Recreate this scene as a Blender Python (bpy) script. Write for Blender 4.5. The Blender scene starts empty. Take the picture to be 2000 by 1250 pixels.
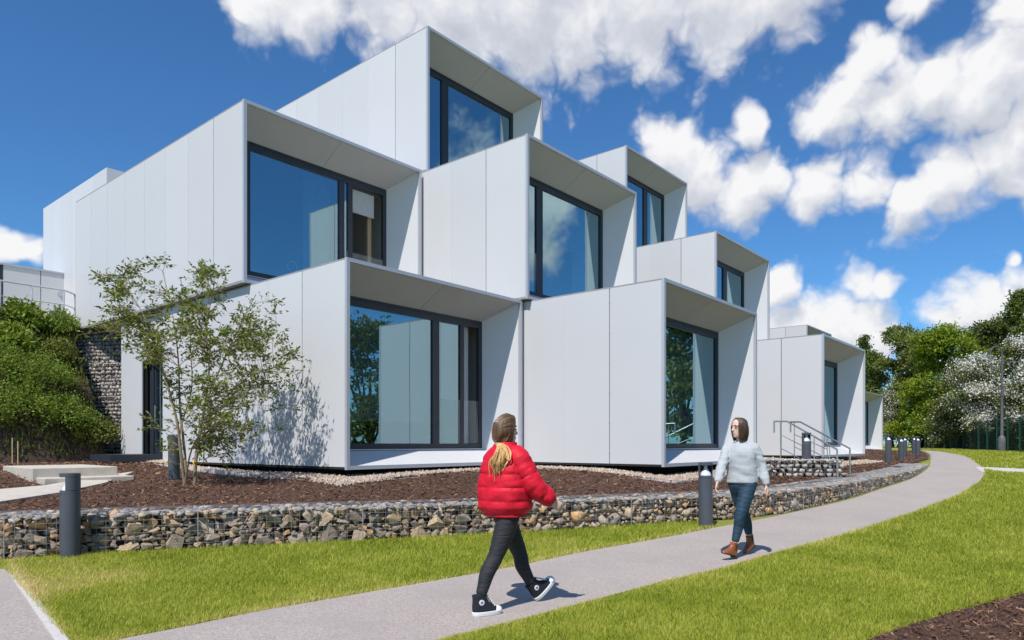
import bpy, bmesh, math, random
import numpy as np
from mathutils import Vector, Matrix, noise
random.seed(7); RNG = np.random.default_rng(7)
SC = bpy.context.scene
COL = SC.collection
# ------------------------------------------------------------------ camera
F = 1365.0; HZ = 867.0; CH = 1.33            # focal length in photo pixels, horizon row, eye height
cam = bpy.data.cameras.new('camera'); camo = bpy.data.objects.new('camera', cam); COL.objects.link(camo)
cam.sensor_width = 36; cam.lens = 36*F/2000; cam.shift_y = (HZ-625)/2000; cam.clip_start = .05; cam.clip_end = 2000
camo.location = (0, 0, CH); camo.rotation_euler = (math.pi/2, 0, 0)
SC.camera = camo
SC.view_settings.view_transform = 'Standard'; SC.view_settings.look = 'None'
SC.view_settings.exposure = 0.0; SC.view_settings.gamma = 1.0
SC.cycles.use_denoising = True; SC.cycles.max_bounces = 8; SC.cycles.transparent_max_bounces = 16
SC.cycles.sample_clamp_indirect = 6
# ------------------------------------------------------------------ sun and sky
SUN_D = Vector((1.296, 3.092, -4.75)).normalized()       # direction the light travels
SUN_EL = math.asin(-SUN_D.z)
sl = bpy.data.lights.new('sun', 'SUN'); sl.energy = 5.0; sl.angle = math.radians(.53); sl.color = (1, .955, .89)
so = bpy.data.objects.new('sun', sl); COL.objects.link(so)
so.rotation_euler = SUN_D.to_track_quat('-Z', 'Y').to_euler(); so.location = (-8, -20, 30)

def nd(t, typ, **kw):
    n = t.nodes.new(typ)
    for k, v in kw.items():
        if k == 'inp':
            for a, b in v.items(): n.inputs[a].default_value = b
        else: setattr(n, k, v)
    return n

def pdir(u, v):
    return Vector(((u-1000)/F, 1, (HZ-v)/F)).normalized()

def build_world():
    w = bpy.data.worlds.new('World'); SC.world = w; w.use_nodes = True
    # --- cloud density as a node group of the view direction
    g = bpy.data.node_groups.new('cloud_density', 'ShaderNodeTree')
    g.interface.new_socket('Dir', in_out='INPUT', socket_type='NodeSocketVector')
    g.interface.new_socket('Density', in_out='OUTPUT', socket_type='NodeSocketFloat')
    gi = g.nodes.new('NodeGroupInput'); go = g.nodes.new('NodeGroupOutput'); L = g.links.new
    nz = nd(g, 'ShaderNodeTexNoise', inp={'Scale': 5.5, 'Detail': 6, 'Roughness': .58, 'Distortion': .35}); L(gi.outputs[0], nz.inputs['Vector'])
    nb = nd(g, 'ShaderNodeTexNoise', inp={'Scale': 17.0, 'Detail': 2, 'Roughness': .6, 'Distortion': .2}); L(gi.outputs[0], nb.inputs['Vector'])
    wv = nd(g, 'ShaderNodeVectorMath', operation='SUBTRACT'); L(nb.outputs['Color'], wv.inputs[0]); wv.inputs[1].default_value = (.5, .5, .5)
    ws = nd(g, 'ShaderNodeVectorMath', operation='MULTIPLY_ADD'); L(wv.outputs[0], ws.inputs[0]); ws.inputs[1].default_value = (.05, .05, .042); L(gi.outputs[0], ws.inputs[2])
    blobs = [(520,-10,80),(620,5,100),(740,20,110),(860,0,140),(1000,20,150),(1130,40,110),(1250,0,140),(1400,-10,120),(1530,-30,90),(1000,-200,300),(1350,-200,260),(680,-200,260),
             (1630,205,75),(1690,130,60),(1730,205,85),(1830,170,75),(1920,180,100),(2000,110,120),(1985,20,75),(2080,180,120),
             (1295,300,62),(1345,350,80),(1440,385,62),(1500,350,55),(1590,360,62),(1690,355,60),(1770,395,60),(1850,345,72),(1945,300,72),(2040,290,90),(1470,250,34),
             (1690,560,38),(1725,556,30),(1560,655,95),(1640,640,85),(1690,680,60),(1520,560,45),(1870,610,60),(1930,595,60),(2010,600,90),(20,485,35),(45,492,28),(1992,513,18),(1800,0,40),(2250,420,150),(2450,200,200),(-350,520,160),(-300,120,150),(1,.14,.33,95),(1,-.05,.27,60)]
    prev = None
    for q in blobs:
        (u, v, r) = q if len(q) == 3 else (0, 0, q[3]); c = pdir(u, v) if len(q) == 3 else Vector(q[:3]).normalized(); k = c.y if len(q) == 3 else 1.0                      # angular size of r photo pixels
        ds = nd(g, 'ShaderNodeVectorMath', operation='DISTANCE'); L(ws.outputs[0], ds.inputs[0]); ds.inputs[1].default_value = c
        m = nd(g, 'ShaderNodeMath', operation='MULTIPLY_ADD'); L(ds.outputs['Value'], m.inputs[0]); m.inputs[1].default_value = -1/(r/F*1.45*k); m.inputs[2].default_value = 1.0
        if prev is None: prev = m
        else:
            x = nd(g, 'ShaderNodeMath', operation='MAXIMUM'); L(prev.outputs[0], x.inputs[0]); L(m.outputs[0], x.inputs[1]); prev = x
    # the same kind of broken cumulus goes on over the rest of the sky
    far = nd(g, 'ShaderNodeVectorMath', operation='DOT_PRODUCT'); L(gi.outputs[0], far.inputs[0]); far.inputs[1].default_value = pdir(1000, 500)
    fm = nd(g, 'ShaderNodeMapRange', inp={1: .78, 2: .60, 3: 0.0, 4: 1.0}); L(far.outputs['Value'], fm.inputs[0])
    ng = nd(g, 'ShaderNodeTexNoise', inp={'Scale': 2.6, 'Detail': 3, 'Roughness': .5}); L(gi.outputs[0], ng.inputs['Vector'])
    nm = nd(g, 'ShaderNodeMapRange', inp={1: .52, 2: .74, 3: -.5, 4: .8}); L(ng.outputs['Fac'], nm.inputs[0])
    nx = nd(g, 'ShaderNodeMix', data_type='FLOAT'); L(fm.outputs[0], nx.inputs[0]); nx.inputs[2].default_value = -1.0; L(nm.outputs[0], nx.inputs[3])
    mx = nd(g, 'ShaderNodeMath', operation='MAXIMUM'); L(prev.outputs[0], mx.inputs[0]); L(nx.outputs[0], mx.inputs[1])
    cl = nd(g, 'ShaderNodeMath', operation='MAXIMUM', inp={1: -.6}); L(mx.outputs[0], cl.inputs[0])
    vo = nd(g, 'ShaderNodeTexVoronoi', feature='F1', inp={'Scale': 21.0, 'Detail': 2.0, 'Roughness': .55, 'Lacunarity': 2.3}); L(ws.outputs[0], vo.inputs['Vector'])
    vb = nd(g, 'ShaderNodeMath', operation='MULTIPLY_ADD', inp={1: -.36, 2: .285}); L(vo.outputs['Distance'], vb.inputs[0])      # rounded cauliflower heads
    nn = nd(g, 'ShaderNodeMath', operation='MULTIPLY_ADD', inp={1: 1.25}); L(nz.outputs['Fac'], nn.inputs[0])
    vs = nd(g, 'ShaderNodeMath', operation='ADD', inp={1: -.625}); L(vb.outputs[0], vs.inputs[0]); L(vs.outputs[0], nn.inputs[2])
    sm = nd(g, 'ShaderNodeMath', operation='ADD'); L(cl.outputs[0], sm.inputs[0]); L(nn.outputs[0], sm.inputs[1])
    L(sm.outputs[0], go.inputs[0])
    # --- world
    t = w.node_tree; t.nodes.clear(); L = t.links.new
    out = t.nodes.new('ShaderNodeOutputWorld'); bg = t.nodes.new('ShaderNodeBackground'); bg.inputs['Strength'].default_value = .064
    sky = nd(t, 'ShaderNodeTexSky', sky_type='NISHITA', sun_disc=False, sun_elevation=SUN_EL,
             sun_rotation=math.atan2(-SUN_D.x, -SUN_D.y), altitude=50, air_density=1.0, dust_density=.25, ozone_density=2.6)
    hs = nd(t, 'ShaderNodeVectorMath', operation='MULTIPLY'); L(sky.outputs[0], hs.inputs[0]); hs.inputs[1].default_value = (.82, 1.52, 2.12)   # deep clear blue
    tc = t.nodes.new('ShaderNodeTexCoord')
    d1 = nd(t, 'ShaderNodeGroup', node_tree=g); L(tc.outputs['Generated'], d1.inputs[0])
    off = nd(t, 'ShaderNodeVectorMath', operation='ADD'); L(tc.outputs['Generated'], off.inputs[0]); off.inputs[1].default_value = (-.010, -.008, .034)
    d2 = nd(t, 'ShaderNodeGroup', node_tree=g); L(off.outputs[0], d2.inputs[0])
    al = nd(t, 'ShaderNodeMapRange', interpolation_type='SMOOTHSTEP', inp={1: .06, 2: .56, 3: 0.0, 4: 1.0}); L(d1.outputs[0], al.inputs[0])
    sx = t.nodes.new('ShaderNodeSeparateXYZ'); L(tc.outputs['Generated'], sx.inputs[0])
    hz = nd(t, 'ShaderNodeMapRange', inp={1: 0.0, 2: .06, 3: 0.0, 4: 1.0}); L(sx.outputs['Z'], hz.inputs[0])
    am = nd(t, 'ShaderNodeMath', operation='MULTIPLY'); L(al.outputs[0], am.inputs[0]); L(hz.outputs[0], am.inputs[1])
    df = nd(t, 'ShaderNodeMath', operation='SUBTRACT'); L(d1.outputs[0], df.inputs[0]); L(d2.outputs[0], df.inputs[1])
    th = nd(t, 'ShaderNodeMath', operation='MULTIPLY_ADD', inp={1: -.26, 2: .82}); L(d2.outputs[0], th.inputs[0])
    sh = nd(t, 'ShaderNodeMath', operation='MULTIPLY_ADD', inp={1: .40}); L(df.outputs[0], sh.inputs[0]); L(th.outputs[0], sh.inputs[2])
    cr = t.nodes.new('ShaderNodeValToRGB'); L(sh.outputs[0], cr.inputs[0])
    e = cr.color_ramp.elements; e[0].position = .22; e[0].color = (7.4, 7.9, 9.2, 1); e[1].position = .9; e[1].color = (14.6, 14.6, 14.8, 1)
    m = cr.color_ramp.elements.new(.56); m.color = (9.8, 10.3, 11.5, 1)
    mix = nd(t, 'ShaderNodeMix', data_type='RGBA'); L(am.outputs[0], mix.inputs[0]); L(hs.outputs[0], mix.inputs[6]); L(cr.outputs[0], mix.inputs[7])
    L(mix.outputs[2], bg.inputs['Color']); L(bg.outputs[0], out.inputs[0])
    w.cycles.sampling_method = 'MANUAL'; w.cycles.sample_map_resolution = 512
build_world()

# ------------------------------------------------------------------ placing helpers
GY = [-40, 7, 9, 12, 16, 20, 25, 30, 40, 60, 100, 400]
GZ = [0, 0, .03, .12, .28, .43, .60, .74, .90, .97, 1.0, 1.0]
def gz(y): return float(np.interp(y, GY, GZ))
def P(u, v, y): return Vector(((u-1000)/F*y, y, CH+(HZ-v)/F*y))
def hit(u, v, zf, lo=1.0, hi=120.0):
    """point where the sight line through (u, v) meets the surface zf(x, y)"""
    def h(y):
        p = P(u, v, y); return p.z-zf(p.x, y)
    a = lo; st = .05
    while a < hi:
        if h(a+st) <= 0: break
        a += st; st = max(.05, a*.01)
    b = a+st
    for _ in range(40):
        m = (a+b)/2
        if h(m) > 0: a = m
        else: b = m
    return P(u, v, b)
def G(u, v): return hit(u, v, lambda x, y: gz(y))
def B(u, v, z): return P(u, v, (CH-z)*F/(v-HZ))
E1 = Vector((.644, .765, 0)).normalized(); E2 = Vector((-E1.y, E1.x, 0)); ANG = math.atan2(E1.y, E1.x)
O0 = Vector((-2.958, 12.5, 0))
def W(a, b, z=0): return O0+E1*a+E2*b+Vector((0, 0, z))

# ------------------------------------------------------------------ materials
def mat(name, col, rough=.6, var=0, scale=8, bump=0, bscale=60, metal=0, objvar=0, ramp=None, trans=0, spec=.4, var2=None, detail=4, stretch=None, sheen=0):
    m = bpy.data.materials.new(name); m.use_nodes = True; t = m.node_tree; L = t.links.new
    b = t.nodes['Principled BSDF']; b.inputs['Roughness'].default_value = rough; b.inputs['Metallic'].default_value = metal
    b.inputs['Specular IOR Level'].default_value = spec
    if sheen: b.inputs['Sheen Weight'].default_value = sheen
    c = nd(t, 'ShaderNodeRGB'); c.outputs[0].default_value = (*col, 1); cur = c.outputs[0]
    tc = t.nodes.new('ShaderNodeTexCoord'); vec = tc.outputs['Object']
    if stretch:
        mp = nd(t, 'ShaderNodeMapping', inp={'Scale': stretch}); L(vec, mp.inputs[0]); vec = mp.outputs[0]
    if ramp:
        at = nd(t, 'ShaderNodeAttribute', attribute_name='tint'); oi = t.nodes.new('ShaderNodeObjectInfo')
        ad = nd(t, 'ShaderNodeMath', operation='MULTIPLY_ADD', inp={1: (1.0 if objvar == 'ramp' else 0.0)}); L(oi.outputs['Random'], ad.inputs[0]); L(at.outputs['Fac'], ad.inputs[2])
        fr = nd(t, 'ShaderNodeMath', operation='PINGPONG', inp={1: 1.0}); L(ad.outputs[0], fr.inputs[0])
        cr = t.nodes.new('ShaderNodeValToRGB'); L(fr.outputs[0], cr.inputs[0]); el = cr.color_ramp.elements
        for i, (p, cc) in enumerate(ramp):
            e = el[i] if i < 2 else el.new(p)
            e.position = p; e.color = (*cc, 1)
        cur = cr.outputs[0]
    if var:
        n = nd(t, 'ShaderNodeTexNoise', inp={'Scale': scale, 'Detail': detail, 'Roughness': .6}); L(vec, n.inputs['Vector'])
        mr = nd(t, 'ShaderNodeMapRange', inp={1: .3, 2: .7, 3: 1-var, 4: 1+var}); L(n.outputs['Fac'], mr.inputs[0])
        mm = nd(t, 'ShaderNodeVectorMath', operation='SCALE'); L(cur, mm.inputs[0]); L(mr.outputs[0], mm.inputs['Scale']); cur = mm.outputs[0]
    if var2:
        col2, sc2, lo, hi = var2
        n = nd(t, 'ShaderNodeTexNoise', inp={'Scale': sc2, 'Detail': 5, 'Roughness': .6}); L(tc.outputs['Object'], n.inputs['Vector'])
        mr = nd(t, 'ShaderNodeMapRange', inp={1: lo, 2: hi, 3: 0.0, 4: 1.0}); L(n.outputs['Fac'], mr.inputs[0])
        mx = nd(t, 'ShaderNodeMix', data_type='RGBA'); L(mr.outputs[0], mx.inputs[0]); L(cur, mx.inputs[6]); mx.inputs[7].default_value = (*col2, 1); cur = mx.outputs[2]
    if objvar and objvar != 'ramp':
        oi = t.nodes.new('ShaderNodeObjectInfo')
        mr = nd(t, 'ShaderNodeMapRange', inp={1: 0.0, 2: 1.0, 3: 1-objvar, 4: 1+objvar}); L(oi.outputs['Random'], mr.inputs[0])
        mm = nd(t, 'ShaderNodeVectorMath', operation='SCALE'); L(cur, mm.inputs[0]); L(mr.outputs[0], mm.inputs['Scale']); cur = mm.outputs[0]
    L(cur, b.inputs['Base Color'])
    if bump:
        n = nd(t, 'ShaderNodeTexNoise', inp={'Scale': bscale, 'Detail': 6, 'Roughness': .6}); L(vec, n.inputs['Vector'])
        bp = nd(t, 'ShaderNodeBump', inp={'Strength': 1.0, 'Distance': bump}); L(n.outputs['Fac'], bp.inputs['Height']); L(bp.outputs[0], b.inputs['Normal'])
    if trans:
        tr = t.nodes.new('ShaderNodeBsdfTranslucent'); L(cur, tr.inputs['Color'])
        ms = nd(t, 'ShaderNodeMixShader', inp={0: trans}); o = t.nodes['Material Output']
        L(b.outputs[0], ms.inputs[1]); L(tr.outputs[0], ms.inputs[2]); L(ms.outputs[0], o.inputs[0])
    return m
def glass_mat(name, tint, refl_col, base, rough=.0):
    m = bpy.data.materials.new(name); m.use_nodes = True; t = m.node_tree; t.nodes.clear(); L = t.links.new
    o = t.nodes.new('ShaderNodeOutputMaterial'); tr = nd(t, 'ShaderNodeBsdfTransparent', inp={'Color': (*tint, 1)})
    gl = nd(t, 'ShaderNodeBsdfGlossy', inp={'Color': (*refl_col, 1), 'Roughness': rough})
    n = nd(t, 'ShaderNodeTexNoise', inp={'Scale': .9, 'Detail': 1}); tc = t.nodes.new('ShaderNodeTexCoord'); L(tc.outputs['Object'], n.inputs['Vector'])
    bp = nd(t, 'ShaderNodeBump', inp={'Strength': .5, 'Distance': .004}); L(n.outputs['Fac'], bp.inputs['Height']); L(bp.outputs[0], gl.inputs['Normal'])
    fr = nd(t, 'ShaderNodeFresnel', inp={'IOR': 1.5})
    ma = nd(t, 'ShaderNodeMath', operation='MULTIPLY_ADD', use_clamp=True, inp={1: 1.0, 2: base}); L(fr.outputs[0], ma.inputs[0])
    ge = t.nodes.new('ShaderNodeNewGeometry'); ib = nd(t, 'ShaderNodeMath', operation='SUBTRACT', inp={0: 1.0}); L(ge.outputs['Backfacing'], ib.inputs[1])
    mf = nd(t, 'ShaderNodeMath', operation='MULTIPLY'); L(ma.outputs[0], mf.inputs[0]); L(ib.outputs[0], mf.inputs[1])
    mx = t.nodes.new('ShaderNodeMixShader'); L(mf.outputs[0], mx.inputs[0]); L(tr.outputs[0], mx.inputs[1]); L(gl.outputs[0], mx.inputs[2]); L(mx.outputs[0], o.inputs[0])
    return m
MT = {}
MT['clad'] = mat('painted_aluminium_cladding', (.60, .60, .61), .42, var=.018, scale=.55, objvar=.04, spec=.4, bump=.002, bscale=.8, detail=2)
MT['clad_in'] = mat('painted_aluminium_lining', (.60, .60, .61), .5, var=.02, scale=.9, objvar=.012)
MT['soffit'] = mat('shade_toned_soffit', (.40, .39, .38), .6, var=.03, scale=1.2, objvar=.03)  # cladding aluminium toned down: the soffit's shade is put into its colour
MT['trim'] = mat('satin_aluminium_trim', (.50, .51, .55), .35, metal=.25, var=.03)
MT['dark'] = mat('anthracite_powder_coat', (.028, .034, .045), .42, var=.1, scale=4)
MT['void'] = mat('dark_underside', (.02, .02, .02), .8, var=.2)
MT['roof'] = mat('roof_membrane', (.3, .3, .31), .8, var=.1)
MT['room'] = mat('room_plaster', (.5, .48, .45), .8, var=.05)
MT['curtain'] = mat('pale_curtain_cloth', (.66, .66, .66), .85, var=.05, trans=.25)
MT['wood'] = mat('pale_birch', (.45, .32, .18), .5, var=.15, scale=6, stretch=(8, 8, .7))
MT['glass'] = glass_mat('tinted_window_glass', (.62, .72, .73), (.62, .88, .95), .42)
MT['clear'] = glass_mat('clear_balustrade_glass', (.93, .96, .955), (.9, .95, 1), .05)
MT['steel'] = mat('stainless_steel', (.62, .60, .57), .28, metal=.9, var=.08)
MT['galv'] = mat('galvanised_wire', (.30, .30, .30), .75, metal=.0, var=.15, scale=20)
MT['rail'] = mat('galvanised_rail', (.6, .61, .63), .4, metal=.4, var=.08)
MT['boll'] = mat('bollard_charcoal_paint', (.075, .083, .10), .38, var=.08, scale=5, bump=.0004, bscale=300)
MT['lampw'] = mat('brushed_reflector', (.85, .86, .88), .3, metal=.3)
MT['conc'] = mat('cast_concrete', (.52, .47, .40), .8, var=.10, scale=5, bump=.003, bscale=80)
MT['path'] = mat('resin_bound_gravel_path', (.40, .345, .31), .85, var=.42, scale=70, bump=.004, bscale=170, detail=6, var2=((.34, .30, .275), 1.1, .42, .8))
MT['kerb'] = mat('pale_kerb', (.55, .51, .48), .8, var=.12, scale=30, bump=.003)
MT['soil'] = mat('damp_soil', (.06, .04, .028), .95, var=.4, scale=12, bump=.02, bscale=25)
MT['mulchbase'] = mat('bark_mulch_bed', (.085, .042, .025), .95, var=.55, scale=40, bump=.015, bscale=60)
MT['chip'] = mat('bark_chip', (.1, .05, .03), .85, ramp=[(0, (.045, .022, .013)), (1, (.46, .30, .18)), (.5, (.125, .058, .032)), (.82, (.25, .13, .072))], bump=.002, bscale=150)
MT['pebble'] = mat('washed_pebble', (.5, .4, .3), .75, ramp=[(0, (.30, .20, .145)), (1, (.58, .50, .41)), (.4, (.46, .35, .26)), (.7, (.37, .31, .27))])
MT['stone'] = mat('quarried_stone', (.3, .25, .2), .85, ramp=[(0, (.27, .20, .155)), (1, (.62, .37, .16)), (.3, (.47, .37, .28)), (.5, (.34, .275, .23)), (.68, (.54, .40, .26)), (.85, (.45, .30, .17))], objvar='ramp', var=.35, scale=14, bump=.012, bscale=26, detail=7)
MT['stonecap'] = mat('grey_quarried_stone', (.3, .25, .2), .85, ramp=[(0, (.17, .16, .15)), (1, (.46, .36, .26)), (.4, (.28, .26, .245)), (.75, (.40, .37, .34))], var=.3, scale=18, bump=.008, bscale=40)
MT['stonepale'] = mat('pale_quarried_stone', (.3, .25, .2), .85, ramp=[(0, (.30, .27, .25)), (1, (.60, .50, .40)), (.5, (.46, .43, .40)), (.8, (.54, .49, .44))], var=.3, scale=18, bump=.008, bscale=40)
MT['lawn'] = mat('lawn_turf', (.25, .275, .035), .9, var=.35, scale=22, bump=.02, bscale=90, var2=((.30, .25, .07), .8, .48, .78))
MT['blade'] = mat('grass_blade', (.2, .25, .05), .55, ramp=[(0, (.20, .25, .02)), (1, (.74, .60, .26)), (.45, (.385, .445, .040)), (.78, (.56, .54, .09))], trans=.35, spec=.25)
MT['bark'] = mat('smooth_grey_bark', (.27, .21, .13), .8, var=.3, scale=12, bump=.004, bscale=40, stretch=(6, 6, 1.2))
MT['barkd'] = mat('dark_bark', (.06, .045, .035), .9, var=.3, scale=8, bump=.01, bscale=20, stretch=(5, 5, 1))
def leafmat(n, a, b, c, tr=.3): return mat(n, a, .5, ramp=[(0, a), (1, c), (.55, b)], trans=tr, spec=.35)
MT['leaf1'] = leafmat('serviceberry_leaf', (.085, .125, .012), (.18, .23, .022), (.32, .26, .055))
MT['leafE'] = leafmat('evergreen_leaf', (.06, .095, .02), (.125, .17, .03), (.21, .24, .05), .3)
MT['leafM'] = leafmat('maple_leaf', (.11, .18, .012), (.22, .30, .02), (.36, .42, .04), .4)
MT['leafO'] = leafmat('olive_leaf', (.075, .095, .024), (.15, .175, .04), (.25, .255, .07), .3)
MT['leafS'] = leafmat('slope_shrub_leaf', (.095, .16, .018), (.205, .29, .036), (.35, .41, .07), .4)
MT['leafY'] = leafmat('yellow_green_leaf', (.10, .14, .02), (.17, .20, .03), (.30, .28, .06), .3)
MT['blossom'] = mat('hawthorn_blossom', (.75, .72, .66), .7, ramp=[(0, (.72, .68, .6)), (1, (.9, .88, .84))], trans=.3)
MT['fence'] = mat('green_fence_coat', (.012, .085, .06), .5, var=.1)
MT['fencewire'] = mat('dark_green_wire', (.006, .03, .022), .6, var=.1)
MT['lampgreen'] = mat('weathered_lamp_paint', (.11, .115, .125), .6, var=.35, scale=9, metal=.2)

# ------------------------------------------------------------------ mesh helpers
class MB:
    def __init__(s): s.v = []; s.f = []
    def add(s, vs, fs):
        k = len(s.v); s.v.extend(Vector(q) for q in vs); s.f.extend([tuple(i+k for i in f) for f in fs]); return s
    def box(s, a, b):
        x0, y0, z0 = a; x1, y1, z1 = b
        return s.add([(x0,y0,z0),(x1,y0,z0),(x1,y1,z0),(x0,y1,z0),(x0,y0,z1),(x1,y0,z1),(x1,y1,z1),(x0,y1,z1)],
                     [(0,3,2,1),(4,5,6,7),(0,1,5,4),(1,2,6,5),(2,3,7,6),(3,0,4,7)])
    def hexa(s, q):        # eight corners: bottom four then top four
        return s.add(q, [(0,3,2,1),(4,5,6,7),(0,1,5,4),(1,2,6,5),(2,3,7,6),(3,0,4,7)])
    def prism(s, poly, z0, z1):
        n = len(poly); z0 = z0 if callable(z0) else (lambda x, y, c=z0: c); z1 = z1 if callable(z1) else (lambda x, y, c=z1: c)
        return s.add([(p[0], p[1], z0(p[0], p[1])) for p in poly]+[(p[0], p[1], z1(p[0], p[1])) for p in poly],
                     [tuple(range(n-1, -1, -1)), tuple(range(n, 2*n))]+[(i, (i+1) % n, n+(i+1) % n, n+i) for i in range(n)])
    def rings(s, rs, cap=True):
        n = len(rs[0]); k = len(s.v)
        for r in rs: s.v.extend(Vector(q) for q in r)
        for i in range(len(rs)-1):
            for j in range(n):
                a = k+i*n+j; b = k+i*n+(j+1) % n; s.f.append((a, b, b+n, a+n))
        if cap:
            s.f.append(tuple(k+j for j in range(n-1, -1, -1))); m = k+(len(rs)-1)*n; s.f.append(tuple(m+j for j in range(n)))
        return s
    def tube(s, pts, rad, sides=8, cap=True, flat=1.0, ref=None):
        pts = [Vector(p) for p in pts]; n = len(pts)
        rad = [rad]*n if isinstance(rad, (int, float)) else rad
        up = None; rs = []
        for i, p in enumerate(pts):
            t = (pts[min(i+1, n-1)]-pts[max(i-1, 0)])
            t = t.normalized() if t.length > 1e-9 else Vector((0, 0, 1))
            if up is None:
                r0 = Vector(ref) if ref is not None else (Vector((0, 0, 1)) if abs(t.z) < .9 else Vector((1, 0, 0)))
                up = (r0-t*r0.dot(t)).normalized()
            else:
                up = up-t*up.dot(t); up = up.normalized() if up.length > 1e-6 else t.orthogonal().normalized()
            si = t.cross(up)
            rs.append([p+(up*math.cos(a)+si*(math.sin(a)*flat))*rad[i] for a in [2*math.pi*j/sides for j in range(sides)]])
        return s.rings(rs, cap)
    def build(s, name, m, parent=None, org=(0, 0, 0), smooth=False):
        o = Vector(org); me = bpy.data.meshes.new(name)
        me.from_pydata([tuple(q-o) for q in s.v], [], s.f)
        if smooth:
            me.polygons.foreach_set('use_smooth', [True]*len(me.polygons))
            try: me.set_sharp_from_angle(angle=math.radians(40))
            except Exception: pass
        me.materials.append(MT[m] if isinstance(m, str) else m); me.update()
        return link(name, me, parent, None if parent else o)
def link(name, me, parent=None, loc=None):
    ob = bpy.data.objects.new(name, me); COL.objects.link(ob)
    if parent: ob.parent = parent
    if loc is not None: ob.location = loc
    return ob
def empty(name, loc, rz=0):
    o = bpy.data.objects.new(name, None); COL.objects.link(o); o.location = loc; o.rotation_euler = (0, 0, rz); o.empty_display_size = .3
    return o
def tag(o, label=None, cat=None, group=None, kind=None):
    if label: o['label'] = label
    if cat: o['category'] = cat
    if group: o['group'] = group
    if kind: o['kind'] = kind
    return o
def np_mesh(name, V, Fc, m, tint=None, smooth=False):
    """triangle or quad array mesh with an optional per-vertex tint"""
    me = bpy.data.meshes.new(name); V = np.asarray(V, np.float32); Fc = np.asarray(Fc, np.int32); k = Fc.shape[1]
    me.vertices.add(len(V)); me.vertices.foreach_set('co', V.ravel())
    me.loops.add(Fc.size); me.loops.foreach_set('vertex_index', Fc.ravel())
    me.polygons.add(len(Fc)); me.polygons.foreach_set('loop_start', np.arange(0, Fc.size, k, dtype=np.int32))
    try: me.polygons.foreach_set('loop_total', np.full(len(Fc), k, np.int32))
    except Exception: pass
    if smooth: me.polygons.foreach_set('use_smooth', np.ones(len(Fc), bool))
    if tint is not None:
        at = me.attributes.new('tint', 'FLOAT', 'POINT'); at.data.foreach_set('value', np.asarray(tint, np.float32))
    me.materials.append(MT[m]); me.update(calc_edges=True); me.validate()
    return me
def inpoly(x, y, poly):
    p = np.asarray([(q[0], q[1]) for q in poly]); r = np.zeros(len(x), bool); j = len(p)-1
    for i in range(len(p)):
        c = ((p[i,1] > y) != (p[j,1] > y)) & (x < (p[j,0]-p[i,0])*(y-p[i,1])/(p[j,1]-p[i,1]+1e-12)+p[i,0]); r ^= c; j = i
    return r
def resample(pts, step):
    pts = [Vector(p) for p in pts]; d = [0]
    for a, b in zip(pts, pts[1:]): d.append(d[-1]+(b-a).length)
    n = max(2, int(d[-1]/step)+1); out = []
    for s in np.linspace(0, d[-1], n):
        i = min(len(d)-2, max(0, int(np.searchsorted(d, s))-1)); f = (s-d[i])/max(1e-9, d[i+1]-d[i]); out.append(pts[i].lerp(pts[i+1], f))
    return out
def catmull(pts, per=6):
    pts = [Vector(p) for p in pts]; q = [pts[0]*2-pts[1]]+pts+[pts[-1]*2-pts[-2]]; out = []
    for i in range(1, len(q)-2):
        for k in range(per):
            t = k/per; a, b, c, d = q[i-1], q[i], q[i+1], q[i+2]
            out.append(.5*((2*b)+(c-a)*t+(2*a-5*b+4*c-d)*t*t+(3*b-a-3*c+d)*t**3))
    out.append(pts[-1]); return out
def leaf_arrays(C, D, Ln, Wd, rng, fold=.25):
    """folded rhombic leaves: centre points C, growth directions D, lengths, widths"""
    n = len(C); D = D/np.maximum(1e-9, np.linalg.norm(D, axis=1))[:, None]
    R = rng.normal(size=(n, 3)); S = np.cross(D, R); S /= np.maximum(1e-9, np.linalg.norm(S, axis=1))[:, None]; N = np.cross(S, D)
    Ln = np.broadcast_to(Ln, n)[:, None]; Wd = np.broadcast_to(Wd, n)[:, None]
    a = C-D*Ln*.0; tip = C+D*Ln; mid = C+D*Ln*.45
    l = mid+S*Wd*.5+N*Wd*fold; r = mid-S*Wd*.5+N*Wd*fold
    V = np.stack([a, l, tip, r], 1).reshape(-1, 3); i = np.arange(n)[:, None]*4
    Fc = np.concatenate([i+np.array([[0, 2, 1]]), i+np.array([[0, 3, 2]])]); return V, Fc

# ================================================================== SETTING
# ---- plan lines, from photo points on the ground
PATH_IN = [(-6.2, 1.0, 0)]+[tuple(G(*q)) for q in [(240,1250),(450,1206),(700,1162),(900,1127),(1025,1104),(1150,1077),(1320,1047),(1395,1032),(1480,1016),(1566,998),(1660,976),(1714,958),(1786,933),(1815,912),(1817,898),(1815,889),(1808,884),(1797,881.5)]]
PATH_OUT = [(-4.1, 1.0, 0)]+[tuple(G(*q)) for q in [(875,1248),(1000,1217),(1100,1190),(1300,1137),(1400,1115),(1520,1080),(1680,1037),(1790,1000),(1873,968),(1913,943),(1925,928),(1922,917),(1905,903),(1884,891),(1860,886),(1838,882.5),(1799,879.8)]]
WALL = [Vector((-9.6, 6.9, 0)), Vector((-6.1, 7.75, 0))]+[G(*q) for q in [(160,1085),(400,1073),(660,1060),(940,1046),(1150,1034),(1350,1021),(1470,1013),(1566,997),(1660,974),(1714,956),(1786,931),(1813,911)]]
for q in WALL: q.z = 0
WALL_S = resample(catmull(WALL, 8), .25)
def wall_top(y): return .48+.011*max(0, y-10)
_wn = []
for i, p in enumerate(WALL_S):
    t = (WALL_S[min(i+1, len(WALL_S)-1)]-WALL_S[max(i-1, 0)]).normalized(); _wn.append(Vector((-t.y, t.x, 0)))
WALL_T = .85
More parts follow.
